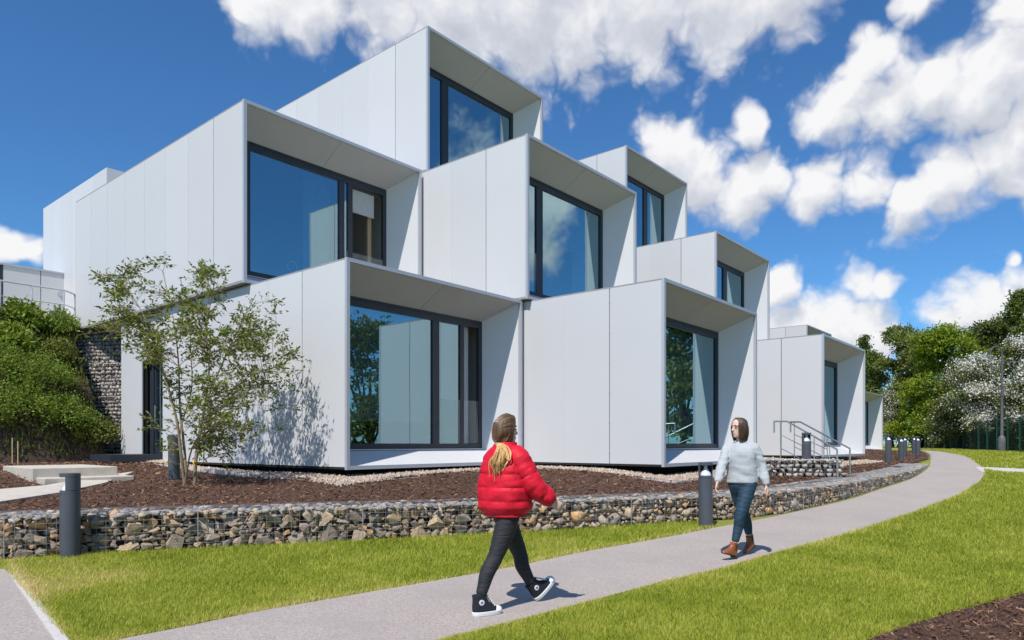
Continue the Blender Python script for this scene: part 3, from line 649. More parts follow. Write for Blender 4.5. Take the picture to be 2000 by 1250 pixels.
def join_stones(lst, m):
    Vs, Fs, Ts, k = [], [], [], 0
    for (i, loc, rot, sc, t) in lst:
        V, Fc = STV[i]; Vw = (V*np.array(sc)) @ np.array(rot).T+np.array(loc); Vs.append(Vw); Fs.append(Fc+k); Ts.append(np.full(len(V), t)); k += len(V)
    return np_mesh('stones', np.concatenate(Vs), np.concatenate(Fs), m, np.concatenate(Ts))
def wall_frame(i_f):
    i = int(min(max(i_f, 0), len(WALL_S)-1.001)); f = i_f-i; j = min(i+1, len(WALL_S)-1)
    return WALL_S[i].lerp(WALL_S[j], f), _wn[i].lerp(_wn[j], f).normalized()
def gabion_wall():
    base = WALL_S[len(WALL_S)//3].copy(); o = empty('gabion_wall', base)
    tag(o, 'long low curved gabion wall of brown and grey stones in wire mesh', 'gabion wall')
    rng = random.Random(21); lst = []; sp = (WALL_S[1]-WALL_S[0]).length; total = sp*(len(WALL_S)-1)
    darts = []; grid = {}
    def free(s_, z_, w_, h_, k_):
        c0 = int(s_/.3)
        for c in (c0-1, c0, c0+1):
            for (s2, z2, w2, h2) in grid.get(c, ()):
                if abs(s_-s2) < (w_+w2)/2*k_ and abs(z_-z2) < (h_+h2)/2*k_: return False
        return True
    for (w0, w1, tries, k_) in ((.20, .29, 420, .92), (.14, .20, 1500, .90), (.10, .14, 3200, .86), (.06, .10, 7000, .80), (.045, .06, 6000, .78)):
        for _ in range(tries):
            w = rng.uniform(w0, w1); h = w*rng.uniform(.55, .95); s_ = rng.uniform(0, total-.02); p, n = wall_frame(s_/sp); hh = wall_top(p.y)-gz(p.y)
            if h > hh: continue
            z_ = rng.uniform(h*.3, hh-h*.45)
            if free(s_, z_, w, h, k_): grid.setdefault(int(s_/.3), []).append((s_, z_, w, h)); darts.append((s_, z_, w, h))
    for (s_, z_, w, h) in darts:
        p, n = wall_frame(s_/sp); t_ = Vector((n.y, -n.x, 0)); loc = p+n*(.045+w*.28+rng.uniform(-.01, .02))
        rot = Matrix((t_, n, Vector((0, 0, 1)))).transposed() @ Matrix.Rotation(rng.uniform(-.5, .5), 3, 'Y') @ Matrix.Rotation(rng.choice((0, math.pi))+rng.uniform(-.3, .3), 3, 'Z')
        lst.append((0, (rng.randrange(22), Vector((loc.x, loc.y, gz(p.y)+z_))-base, rot, (w*1.18, w*.85, h*1.2), rng.random())))
    for r in range(4):
        s = 0
        while s < total-.02:
            w = rng.uniform(.12, .20); p, n = wall_frame(s/sp); g0 = gz(p.y); h = (wall_top(p.y)-g0)/4; loc = p+n*rng.uniform(.17, .21)
            lst.append((1, (rng.randrange(22), Vector((loc.x, loc.y, g0+h*(r+.5)))-base, rotm(rng, .6), (w*1.3, w, h*1.5), rng.random()))); s += w
    fr = sorted([q for q in lst if q[0] == 0 and -6.0 < (q[1][1]+base).x], key=lambda q: (q[1][1]+base).length)
    single = fr[:300]; ids = set(id(q) for q in single)
    for (_, (i, loc, rot, sc, t)) in single:
        ob = link('stone', STONES[i], o); ob.matrix_local = Matrix.Translation(loc) @ rot.to_4x4() @ Matrix.Diagonal((*sc, 1))
    # the cap of flatter grey stones and everything behind: joined
    rest = [q[1] for q in lst if id(q) not in ids]
    ob = link('stones', join_stones(rest, 'stone'), o); ob['kind'] = 'stuff'
    cap = []; s = 0
    while s < total:
        p, n = wall_frame(s/sp); k = .05
        while k < WALL_T:
            w = rng.uniform(.06, .15); zt = wall_top(p.y)
            cap.append((rng.randrange(22), p+n*k+Vector((rng.uniform(-.03, .03), rng.uniform(-.03, .03), zt+rng.uniform(-.025, .005)))-base, rotm(rng, .2), (w*1.2, w, w*.42), rng.random())); k += w*.85
        s += .10
    ob = link('cap_stones', join_stones(cap, 'stonecap'), o); ob['kind'] = 'stuff'
    # dark infill behind the visible stones
    mb = MB(); V = []
    for p, n in zip(WALL_S, _wn):
        a = p+n*.17; b = p+n*(WALL_T-.02); g0 = gz(p.y)-.05; zt = wall_top(p.y)-.035
        V += [(a.x, a.y, g0), (b.x, b.y, g0), (b.x, b.y, zt), (a.x, a.y, zt)]
    n_ = len(WALL_S); fs = [(0, 1, 2, 3), (4*n_-1, 4*n_-2, 4*n_-3, 4*n_-4)]
    for i in range(n_-1):
        for a, b in ((0, 1), (1, 2), (2, 3), (3, 0)): fs.append((4*i+a, 4*i+4+a, 4*i+4+b, 4*i+b))
    mb.add(V, fs); mb.build('rubble_infill', 'soil', o, base)
    # welded wire mesh: front and top
    mb = MB(); r_ = .0017
    for k in range(7):
        mb.tube([p-n*.008+Vector((0, 0, gz(p.y)+.01+(wall_top(p.y)-gz(p.y))*k/6)) for p, n in list(zip(WALL_S, _wn))[::2]], r_, 4, ref=(0, 0, 1))
    for k in range(1, 6):
        mb.tube([p+n*(WALL_T*k/5)+Vector((0, 0, wall_top(p.y)+.022)) for p, n in list(zip(WALL_S, _wn))[::2]], r_, 4, ref=(0, 0, 1))
    s = 0; c = 0
    while s < total:
        p, n = wall_frame(s/sp); q = p-n*.01; b = p+n*WALL_T; zt = wall_top(p.y)
        mb.tube([(q.x, q.y, gz(p.y)), (q.x, q.y, zt+.018), (b.x, b.y, zt+.024)], .006 if c % 20 == 0 else r_, 4); s += .1; c += 1
    mb.build('wire_mesh', 'galv', o, base)
gabion_wall()

def gabion_block(name, label, A, Bp, th, z0, z1, rows, batter=0, cell=.14, tiers=1):
    """straight gabion face from A to B (left normal is the back), optional battered tiers"""
    o = empty(name, Vector((A.x, A.y, z0))); tag(o, label, 'gabion wall'); base = Vector((A.x, A.y, z0)); rng = random.Random(len(label))
    d = (Bp-A); d.z = 0; ln = d.length; d.normalize(); n = Vector((-d.y, d.x, 0)); H = (z1-z0)/tiers
    for t in range(tiers):
        off = n*(batter*t); lst = []; zt0 = z0+H*t
        for r in range(rows):
            s = 0
            while s < ln:
                w = rng.uniform(.7, 1.5)*cell; loc = A+off+d*(s+w/2)+n*rng.uniform(.05, .09); loc.z = zt0+H*(r+.5)/rows+rng.uniform(-.01, .01)
                lst.append((rng.randrange(22), loc-base, Matrix((d, n, Vector((0, 0, 1)))).transposed() @ rotm(rng, .35), (w*1.15, .13, H/rows*rng.uniform(1, 1.35)), rng.random())); s += w
        k = 0.04
        while k < min(th, .9):
            s = 0
            while s < ln:
                w = rng.uniform(.08, .15); loc = A+off+d*(s+w/2)+n*k; loc.z = zt0+H-.02; lst.append((rng.randrange(22), loc-base, rotm(rng, .2), (w*1.2, w, w*.5), rng.random())); s += w
            k += .11
        ob = link('stones', join_stones(lst, 'stonepale'), o); ob['kind'] = 'stuff'
        mb = MB(); a = A+off+n*.13; b = Bp+off+n*.13; e = n*(th-.13); mb.prism([a, b, b+e, a+e], zt0, zt0+H-.04); mb.build('rubble_infill', 'soil', o, base)
        mb = MB()
        for k in range(int(H/.1)+1):
            z = zt0+min(H, k*.1); mb.tube([(*(A+off-n*.012).xy, z), (*(Bp+off-n*.012).xy, z)], .003, 4)
        for k in range(int(ln/.1)+1):
            q = A+off+d*min(ln, k*.1)-n*.014; mb.tube([(q.x, q.y, zt0), (q.x, q.y, zt0+H)], .003, 4)
        mb.build('wire_mesh', 'galv', o, base)
    return o
gabion_block('gabion_wall', 'stepped tall gabion retaining wall in the shade under the first-floor pod', W(-.45, 12.85), W(1.5, 9.0), .9, .75, 4.66, 9, .10, .105, 4)
gA = hitbed(1497, 928); gB = gA+Vector((1.05, -.42, 0)); gC = gB+Vector((.62, .28, 0))
gabion_block('gabion_wall', 'short grey gabion beside the steel handrails under the white pod', gA, gC, .5, bz(gA.x, gA.y)-.05, bz(gA.x, gA.y)+.36, 4, cell=.13)

# ================================================================== BOLLARDS
def bollard_parts():
    R_, Ht = .105, 1.0; z0, z1, z2 = .80, .955, 1.0; out = {}
    def cyl(m, r, a, b, n=28, bev=.004): m.tube([(0, 0, a), (0, 0, a+bev), (0, 0, b-bev), (0, 0, b)], [r-bev, r, r, r-bev], n, ref=(1, 0, 0))
    m = MB(); cyl(m, R_, -.06, .755); cyl(m, R_-.002, .757, z0); out['body'] = (m, 'boll')
    m = MB(); cyl(m, R_, z1, z2); out['cap'] = (m, 'boll')
    m = MB(); n = 16                                   # curved shield behind the lamp opening
    for (a0, a1) in ((math.radians(75), math.radians(285)),):
        ring = []
        for k in range(n+1):
            a = a0+(a1-a0)*k/n
            ring.append([(math.cos(a)*R_, math.sin(a)*R_, z0), (math.cos(a)*R_, math.sin(a)*R_, z1), (math.cos(a)*(R_-.012), math.sin(a)*(R_-.012), z1), (math.cos(a)*(R_-.012), math.sin(a)*(R_-.012), z0)])
        m.rings(ring)
    out['shield'] = (m, 'boll')
    m = MB(); m.tube([(0, 0, z0), (0, 0, z0+.03), (0, 0, z0+.10), (0, 0, z1)], [.082, .078, .03, .022], 24, ref=(1, 0, 0)); out['reflector'] = (m, 'lampw')
    m = MB(); m.tube([(0, 0, -.06), (0, 0, .012)], .125, 28, ref=(1, 0, 0)); out['foot_flange'] = (m, 'boll')
    return out
_bp = None; BOLL = []
def bollard(loc, h, rz, label):
    global _bp
    o = empty('bollard_light', loc, rz); o.scale = (1.0, 1.0, h); tag(o, label, 'bollard', 'bollard lights along the path')
    if _bp is None:
        _bp = []
        for n_, (m, mt_) in bollard_parts().items():
            _bp.append(m.build(n_, mt_, o, smooth=True))
    else:
        for c in _bp: d = c.copy(); COL.objects.link(d); d.parent = o
    BOLL.append(o); return o
def boll_at(u, vt, vb, rz, label, bed=True):
    p = hitbed(u, vb) if bed else G(u, vb)
    h = (vb-vt)/F*p.y
    return bollard(p, min(1.12, max(.86, h)), rz, label)
boll_at(137, 924, 1090, math.radians(200), 'charcoal bollard light standing on grass at the wall end by the pavement', False)
boll_at(1378, 903, 1030, math.radians(-85), 'charcoal bollard light where the wall meets the path, beside the woman in grey', False)
boll_at(340, 850, 937, math.radians(60), 'charcoal bollard light behind the multi-stem tree near the door')
boll_at(1491, 827, 893, math.radians(-80), 'charcoal bollard light against the white pod left of the handrails')
boll_at(1575, 845, 929, math.radians(-70), 'charcoal bollard light in front of the steel handrails')
boll_at(1735, 848, 904, math.radians(-60), 'first charcoal bollard light of the cluster beyond the handrails')
boll_at(1760, 853, 898, math.radians(-60), 'charcoal bollard light in the mulch, second past the handrails')
boll_at(1767, 854, 888, math.radians(-60), 'far bollard light half hidden behind the second past the handrails')
boll_at(1785.5, 852, 886, math.radians(-60), 'far bollard light half hidden behind the last one on the bend')
boll_at(1792.5, 854, 890, math.radians(-60), 'last charcoal bollard light at the bend of the path')

# ================================================================== HANDRAILS, STEPS, LANDING, TERRACE
def handrail(label, top, ys, posts, floor):
    pts = [P(u, v, y) for (u, v), y in zip(top, ys)]
    base = Vector((pts[-1].x, pts[-1].y, floor(pts[-1].x, pts[-1].y))); o = empty('handrail', base); tag(o, label, 'handrail', 'steel handrails by the far steps')
    mb = MB(); dn = pts[0]-Vector((0, 0, .28)); end = Vector((pts[-1].x, pts[-1].y, base.z-.02))
    mb.tube([dn, pts[0]-Vector((0, 0, .012)), pts[0], pts[0].lerp(pts[1], .06)], .021, 10); mb.tube(pts, .021, 10); mb.tube([pts[-1]+Vector((0, 0, .0)), end], .021, 10); mb.build('top_rail', 'steel', o, base, smooth=True)
    def at(f):
        k = f*(len(pts)-1); i = min(len(pts)-2, int(k)); return pts[i].lerp(pts[i+1], k-i)
    ps = [at(f) for f in posts]
    for p in ps:
        z = floor(p.x, p.y)-.03; mb = MB(); mb.tube([(p.x, p.y, z), (p.x, p.y, p.z-.005)], .013, 8); mb.build('post', 'steel', o, base, smooth=True)
    for dz in (.33, .66):
        a, b = ps[0]-Vector((0, 0, dz)), ps[-1]-Vector((0, 0, dz)); mb = MB(); mb.tube([a, b], .010, 8); mb.build('mid_rail', 'steel', o, base, smooth=True)
handrail('brushed steel handrail nearer the bollard, sloping down to the path', [(1512, 823), (1537, 823), (1635, 878)], [17.4, 17.1, 15.9], [.25, .78, .93], bz)
handrail('brushed steel handrail further from the bollard, sloping down to the mulch', [(1544, 824), (1563, 824), (1660, 876)], [18.7, 18.4, 17.2], [.2, .78], bz)
def slab(name, m, poly, z0, z1, label, cat):
    mb = MB(); mb.prism(poly, z0, z1); o = mb.build(name, m, None, Vector((poly[0].x, poly[0].y, z0)))
    bv = o.modifiers.new('bevel', 'BEVEL'); bv.width = .012; bv.segments = 2; tag(o, label, cat); return o
s0, s1 = Vector((-8.03, 12.0, 0)), Vector((-7.06, 13.06, 0)); ed = (s1-s0).normalized(); en = Vector((-ed.y, ed.x, 0))
slab('concrete_step', 'conc', [s0, s1, s1+en*.6, s0+en*.6], .35, .735, 'lower pale concrete step rising from the mulch to the door', 'step')
slab('concrete_step', 'conc', [s0+en*.5-ed*.06, s1+en*.5-ed*.12, s1+en*2.6-ed*.12, s0+en*2.6-ed*.06], .36, .90, 'upper pale concrete step below the dark door landing', 'step')
pp = [B(-40, 968, .515), B(87, 961, .515), B(200, 951, .515), B(262, 945, .515), B(205, 957, .515), B(118, 969, .515), B(0, 982, .515), B(-40, 985, .515)]
mb = MB(); mb.prism(pp, lambda x, y: bz(x, y)-.1, lambda x, y: bz(x, y)+.03); o = mb.build('concrete_path', 'conc'); o['kind'] = 'structure'
la, lb = P(213, 903, 15.2), W(-.05, 7.6)     # landing in front of the door
l0 = W(-1.2, 7.4); l1 = W(-.06, 7.4); l2 = W(-.06, 8.66); l3 = W(-1.2, 8.66)
o = empty('door_landing', Vector((l0.x, l0.y, .85))); tag(o, 'dark grey raised metal landing in front of the glazed side door', 'landing'); ob_ = Vector((l0.x, l0.y, .85))
mb = MB(); mb.prism([l0, l1, l2, l3], .90, 1.075); mb.build('deck', 'dark', o, ob_)
for q in (l0, l1, l2, l3):
    c = q.lerp((l0+l2)/2, .1); mb = MB(); mb.box((c.x-.02, c.y-.02, .7), (c.x+.02, c.y+.02, .899)); mb.build('leg', 'dark', o, ob_)

# terrace, its low building and railing
TE = [W(-.3, 12.95), Vector((-14.6, 18.9, 0)), Vector((-18.5, 16.0, 0)), Vector((-24, 12.5, 0))]     # edge of the terrace
TOE = [W(-.35, 10.0), Vector((-11.7, 16.6, 0)), Vector((-14.6, 14.3, 0)), Vector((-20, 11.0, 0))]
mb = MB(); mb.prism([TE[0]+Vector((0, 0, 0)), Vector((-12.0, 24.0, 0)), Vector((-26, 34, 0)), Vector((-40, 20, 0)), TE[3], TE[2], TE[1]], .8, 4.70)
o = mb.build('terrace', 'conc'); o['kind'] = 'structure'
t0 = Vector((-14.35, 23.0, 0)); o = empty('terrace_building', (t0.x, t0.y, 4.7), ANG); tag(o, 'low white panelled building with a dark section on the terrace', 'building')
for i in range(3):
    mb = MB(); mb.box((-1.0*(i+1)+.012 if i < 2 else -4.2, 0, .0), (-1.0*i-.012 if i < 2 else -2.02, .06, 2.13)); mb.build('wall_panel', 'clad' if i < 2 else 'dark', o)
mb = MB(); mb.box((-4.2, .065, 0), (.0, 3, 2.10)); mb.build('wall_core', 'clad', o)
mb = MB(); mb.box((-4.24, -.03, 2.131), (.04, 3.03, 2.19)); mb.build('roof_edge', 'trim', o)
mb = MB(); mb.box((-3.1, -.03, .05), (-2.35, -.002, 1.75)); mb.build('doorway', 'void', o)
mb = MB(); mb.tube([(-.45, -.04, 1.5), (-.45, 0, 1.5)], .09, 16); mb.build('vent', 'trim', o)
def terr_rail():
    a = P(-60, 552, 19.0); pts = [P(-70, 540, 18.6), P(0, 546, 19.2), P(62, 551, 19.8), P(125, 558, 20.4), P(146, 552, 21.0)]
    for p in pts: p.z = 5.82
    base = Vector((pts[3].x, pts[3].y, 4.7)); o = empty('terrace_railing', base); tag(o, 'galvanised tube railing along the edge of the upper terrace', 'railing')
    mb = MB(); mb.tube(pts, .026, 8); mb.build('top_rail', 'rail', o, base, smooth=True)
    for dz in (.42, .84):
        mb = MB(); mb.tube([p-Vector((0, 0, dz)) for p in pts], .016, 8); mb.build('mid_rail', 'rail', o, base, smooth=True)
    for p in pts:
        mb = MB(); mb.tube([(p.x, p.y, 4.6), (p.x, p.y, 5.81)], .026, 8); mb.build('post', 'rail', o, base, smooth=True)
terr_rail()
# embankment between the toe and the terrace edge
mb = MB(); n_ = 26; rows = 12; V = []
def resample_n(pts, n):
    d = np.cumsum([0]+[(b-a).length for a, b in zip(pts, pts[1:])]); a = np.array([tuple(p) for p in pts]); s = np.linspace(0, d[-1], n)
    return [Vector(q) for q in np.stack([np.interp(s, d, a[:, k]) for k in range(3)], 1)]
A_ = resample_n(TOE, n_); B_ = resample_n(TE, n_)
BANK = []
for i in range(n_):
    row = []
    for k in range(rows+1):
        f = k/rows; p = A_[i].lerp(B_[i], f); z = .78+(4.74-.78)*(f**.8); jj = noise.noise(Vector((p.x*1.3, p.y*1.3, z)))*.22*(1 if 0 < k < rows else 0)
        row.append(Vector((p.x+jj, p.y-jj, z+jj*.4)))
    BANK.append(row); V += row
mb.add(V, [(i*(rows+1)+k, (i+1)*(rows+1)+k, (i+1)*(rows+1)+k+1, i*(rows+1)+k+1) for i in range(n_-1) for k in range(rows)])
o = mb.build('embankment', 'soil', smooth=True); o['kind'] = 'structure'
def bank(s, f):
    i = s*(n_-1); k = f*rows; i0 = min(n_-2, int(i)); k0 = min(rows-1, int(k)); return BANK[i0][k0].lerp(BANK[i0+1][k0], i-i0).lerp(BANK[i0][k0+1].lerp(BANK[i0+1][k0+1], i-i0), k-k0)

# ================================================================== VEGETATION
def leafy(name, C, D, Ln, Wd, m, parent, base, seed=1, tintmu=.5, tints=None, fold=.25):
    rng = np.random.default_rng(seed); V, Fc = leaf_arrays(np.asarray(C)-np.array(base), np.asarray(D), Ln, Wd, rng, fold)
    t = tints if tints is not None else np.clip(rng.normal(tintmu, .2, len(C)), 0, 1)
    return link(name, np_mesh(name, V, Fc, m, np.repeat(t, 4)), parent)
def serviceberry():
    rng = random.Random(5); r2 = np.random.default_rng(5)
    base = hitbed(372, 947); Y0 = base.y; o = empty('multi_stem_tree', base); tag(o, 'young multi-stem tree with small olive leaves growing in the mulch', 'tree')
    stems = [[(361,948,0),(354,890,-.1),(345,820,-.15),(325,745,-.2),(300,665,-.2),(272,600,-.15),(232,545,0)],
             [(361,948,0),(361,890,.1),(352,800,.25),(348,700,.4),(338,620,.5),(318,530,.5)],
             [(380,948,.02),(384,890,.0),(397,810,-.1),(408,730,-.2),(404,640,-.2),(418,560,-.2)],
             [(380,948,.02),(384,880,.05),(402,790,.1),(430,720,.2),(462,650,.2),(500,575,.1)],
             [(361,948,-.02),(372,885,-.2),(392,845,-.35),(430,790,-.5),(480,740,-.35),(545,715,.0)],
             [(354,890,-.1),(352,840,.1),(374,760,.3),(372,680,.35),(368,600,.3),(352,545,.2)]]
    nodes = []; mb = MB()
    for k, st in enumerate(stems):
        pts = catmull([P(u, v, Y0+dy) for u, v, dy in st], 6); n = len(pts); r0 = .031 if k < 4 else .018
        rad = [max(.006, r0*(1-i/(n-1))**.85) for i in range(n)]
        pts[0] = pts[0]-Vector((0, 0, .06)); m = MB(); m.tube(pts, rad, 9); m.build('stem', 'bark', o, base, smooth=True)
        nodes += [(p, r) for p, r in list(zip(pts, rad))[n//4:]]
    sil = [(205,560),(250,520),(310,512),(345,560),(400,525),(445,560),(470,590),(540,575),(535,650),(550,690),(572,720),(560,780),(530,800),(520,845),(480,875),(440,905),(400,885),(375,840),(330,800),(315,740),(240,700),(215,660),(200,610)]
    tg = []
    while len(tg) < 205:
        u, v = rng.uniform(180, 590), rng.uniform(512, 905)
        if inpoly(np.array([u]), np.array([v]), sil)[0]:
            cx = max(0, 1-((u-390)/230)**2)*max(0, 1-((v-690)/230)**2)
            dy = rng.uniform(-1, 1)*(.25+1.15*math.sqrt(cx)); tg.append(P(u, v, Y0+min(dy, .85)))
    for (u, v, dy) in [(192,540,0),(200,548,.1),(165,652,-.2),(190,640,-.1),(230,635,0),(245,560,0),(312,515,.4),(395,535,0),(430,535,0),(535,590,0),(575,690,.2),(588,758,.1),(575,755,.0),(583,705,.3),(590,735,.3),(560,725,.25),(555,690,.4),(570,800,.1),(545,660,.4),(290,820,.1),(275,838,.1),(318,875,.1),(430,895,-.3),(488,862,-.4),(540,845,-.5),(330,905,0)]: tg.append(P(u, v, Y0+dy))
    C, D = [], []; tw = MB()
    for tpt in tg:
        best = min(nodes, key=lambda q: (q[0]-tpt).length+max(0, q[0].z-tpt.z+.15)*2.2); a = best[0]; d = tpt-a; ln = d.length
        if ln < .12: continue
        mid = a.lerp(tpt, .5)+Vector((rng.uniform(-.1, .1), rng.uniform(-.1, .1), .05+.08*ln)); pts = catmull([a, mid, tpt], 5); n = len(pts); r0 = min(best[1]*.7, .005+.006*ln)
        tw.tube(pts, [max(.0022, r0*(1-i/n)) for i in range(n)], 5)
        for i in range(3, n):
            for _ in range(rng.choice((1, 2, 2))):
                dr = ((pts[i]-pts[i-1]).normalized()*.5+Vector((rng.gauss(0, .7), rng.gauss(0, .7), rng.gauss(.25, .5)))).normalized(); l2 = rng.uniform(.08, .26); e = pts[i]+dr*l2
                tw.tube([pts[i], pts[i].lerp(e, .5)+Vector((0, 0, .012)), e], [.0028, .002, .0012], 3)
                for q in range(rng.choice((3, 4, 5))):
                    b = pts[i].lerp(e, .3+.7*(q+rng.random())/4); ld = (dr+Vector((rng.gauss(0, .8), rng.gauss(0, .8), rng.gauss(-.25, .45)))).normalized(); C.append(tuple(b)); D.append(tuple(ld))
    tw.build('branches', 'bark', o, base, smooth=True)
    n = len(C); leafy('crown', C, D, r2.uniform(.052, .098, n), r2.uniform(.024, .042, n), 'leaf1', o, base, 6, .45)
    mb = MB(); q = P(381, 905, Y0+.0)
    mb.tube([q+Vector((-.03, -.03, .03)), q+Vector((0, -.045, 0)), q+Vector((.02, -.04, -.07))], .010, 6); mb.tube([q+Vector((-.03, .03, .02)), q+Vector((0, -.04, .03)), q+Vector((.04, .02, .02))], .012, 6); mb.build('yellow_tie', mat('yellow_tie_tape', (.75, .42, .02), .6, var=.1), o, base)
serviceberry()

def blob_tree(name, label, base, h, rx, cz0, n, leaf, m, seed, cat='tree', lobes=16, group=None, trunk=True, cone=False, blossom=0, clump=.28, squash=1.0, barkm='barkd', tint=.5):
    """trunk, limbs and a crown of leaf-sized faces gathered in clumps over several lobes"""
    rng = np.random.default_rng(seed); base = Vector(base); o = empty(name, base); tag(o, label, cat, group)
    L = []
    for i in range(lobes):
        f = (i+.5)/lobes; z = cz0+(h-cz0)*f; a = rng.uniform(0, 6.283)
        if cone: rr = rx*(1-f)*.8; r = max(.25, rx*(1-f)*.55)
        else:
            prof = math.sin(math.pi*min(1, .18+.80*f))**.7; rr = rx*prof*rng.uniform(.15, .75); r = rx*rng.uniform(.28, .45)
        z = min(z, h-r*.8); L.append((math.cos(a)*rr, math.sin(a)*rr*squash, z, r))
    L = np.array(L); ncl = max(30, n//26)
    li = rng.integers(0, len(L), ncl); d = rng.normal(size=(ncl, 3)); d /= np.linalg.norm(d, axis=1)[:, None]; d[:, 2] = np.where(d[:, 2] < -.3, -d[:, 2]*.6, d[:, 2])
    cc = L[li, :3]+d*(L[li, 3]*rng.uniform(.55, 1.08, ncl))[:, None]; cc[:, 2] = np.maximum(cc[:, 2], cz0*.75)
    ci = rng.integers(0, ncl, n); C = cc[ci]+rng.normal(0, 1, (n, 3))*np.array([clump, clump, clump*.6]); D = d[ci]*.6+rng.normal(0, .7, (n, 3))+np.array([0, 0, -.15])
    tint_ = np.clip(rng.normal(tint, .16, n)+rng.normal(0, .16, ncl)[ci], 0, 1)
    nb = int(n*blossom)
    if nb:
        # blossom sits on the outer, upper clumps
        score = (d[:, 2]-d[:, 1]*.5+rng.normal(0, .35, ncl))[ci]+rng.normal(0, .12, n); k = np.argsort(-score)[:nb]; msk = np.zeros(n, bool); msk[k] = True
        leafy('blossom', C[msk]+np.array(base), D[msk], leaf*rng.uniform(.5, .9, nb), leaf*rng.uniform(.5, .8, nb), 'blossom', o, base, seed+1, .6)
        C, D, tint_ = C[~msk], D[~msk], tint_[~msk]
    leafy('crown', C+np.array(base), D, leaf*rng.uniform(.7, 1.3, len(C)), leaf*rng.uniform(.4, .7, len(C)), m, o, base, seed, tints=tint_)
    if trunk:
        mb = MB(); top = Vector((0, 0, cz0+(h-cz0)*.6)); r0 = .025*h+.03
        mb.tube([(0, 0, -.2), (.02*h, 0, cz0*.5), (0, .01*h, cz0), top], [r0*1.15, r0*.9, r0*.75, r0*.3], 8)
        for q in L[::2]:
            t0 = Vector((0, 0, rng.uniform(cz0*.6, min(cz0*1.3, q[2])))); e = Vector(q[:3]); mb.tube([t0, t0.lerp(e, .5)+Vector((0, 0, .15)), e], [r0*.45, r0*.3, r0*.12], 5)
        mb.build('trunk', barkm, o)
    return o
HG = 'trees beyond the green fence'
def tree_at(u, y, *a, **k):
    x = (u-1000)/F*y; return a, k, Vector((x, y, gz(y)))
def htree(u, y, vt, rpx, cz0, n, leaf, m, seed, label, name='hedgerow_tree', **k):
    h = CH+(HZ-vt)/F*y-gz(y); return blob_tree(name, label, ((u-1000)/F*y, y, gz(y)), h, rpx/F*y, cz0, n, leaf, m, seed, group=HG, **k)
htree(1700, 74, 690, 40, 1.0, 9000, .26, 'leafE', 31, 'dark evergreen tree just past the white pods, behind the fence', 'evergreen_tree')
htree(1757, 70, 642, 62, 1.2, 17000, .26, 'leafE', 32, 'broad dark evergreen tree left of the bright green maple', 'evergreen_tree', tint=.8)
htree(1848, 58, 640, 82, 1.5, 26000, .25, 'leafM', 33, 'bright yellow-green maple in fresh leaf above the hawthorns', 'maple_tree')
htree(1795, 65, 650, 50, 1.5, 12000, .26, 'leafO', 34, 'olive-green tree between the evergreen and the bright maple', tint=.6)
htree(1782, 63, 745, 45, .6, 9000, .2, 'leafM', 35, 'low bright maple sapling growing under the evergreen', 'maple_tree', tint=.65)
htree(1742, 66, 765, 40, .5, 8000, .16, 'leafO', 36, 'small hawthorn with sparse white blossom near the end of the pods', 'hawthorn_tree', blossom=.25)
htree(1905, 49, 698, 66, 1.3, 17000, .17, 'leafO', 37, 'hawthorn covered in white blossom left of the lamp post', 'hawthorn_tree', blossom=.42)
htree(2000, 44.5, 664, 58, 1.3, 15000, .16, 'leafO', 38, 'hawthorn covered in white blossom right of the lamp post', 'hawthorn_tree', blossom=.45)
htree(1850, 53, 775, 46, .5, 8000, .17, 'leafO', 39, 'low olive hawthorn with few flowers beneath the bright maple', 'hawthorn_tree', blossom=.10)
htree(1945, 57, 625, 55, 1.5, 14000, .24, 'leafO', 40, 'rounded olive tree rising behind the lamp post', tint=.45)
htree(1990, 54, 572, 50, 2.0, 12000, .24, 'leafE', 41, 'tall dark conifer with upright tip behind the blossom', 'conifer_tree', cone=True, tint=.55)
htree(1915, 62, 640, 60, 1.5, 8000, .3, 'leafE', 42, 'dark tree filling the gap behind the bright maple')
htree(1690, 80, 658, 22, 5.0, 3500, .28, 'leafE', 43, 'distant conifer top peeping over the furthest pod roof', 'conifer_tree', cone=True)
# the row goes on to the right; the windows mirror it
for i, (x, y, h, r) in enumerate([(28, 27, 9.5, 3.6), (30, 20, 10, 4), (31.5, 13, 9.5, 4), (32, 6, 10.5, 4.2), (31, -1, 9, 3.8)]):
    blob_tree('hedgerow_tree', ['olive hedgerow tree next to the blossom, past the lamp post', 'bright green hedgerow tree second along from the blossom', 'olive hedgerow tree midway along the lawn side row', 'tall bright green hedgerow tree near the end of the row', 'last olive hedgerow tree ending the row along the lawn'][i], (x, y, gz(y)), h, r, 1.0, 7000, .34, 'leafM' if i % 2 else 'leafO', 60+i, group='trees mirrored in the windows')
# dark undergrowth behind the fence
def line_at(f): a, b = Vector((41, 70, 0)), Vector((25.5, 31.5, 0)); return a.lerp(b, f)
rng = np.random.default_rng(77); n = 26000; f = rng.uniform(0, 1, n); C = np.array([tuple(line_at(q)) for q in f]); off = rng.uniform(1.2, 3.5, n); C[:, 0] += off*.93; C[:, 1] -= off*.36; C[:, 2] = .9+rng.uniform(0, 1, n)**1.3*3.0
D = rng.normal(0, 1, (n, 3)); me_o = leafy('undergrowth', C, D, .32, .2, 'leafE', None, (0, 0, 0), 7, .25); tag(me_o, 'dark ivy and undergrowth filling the shade behind the green fence', 'undergrowth', kind='stuff')

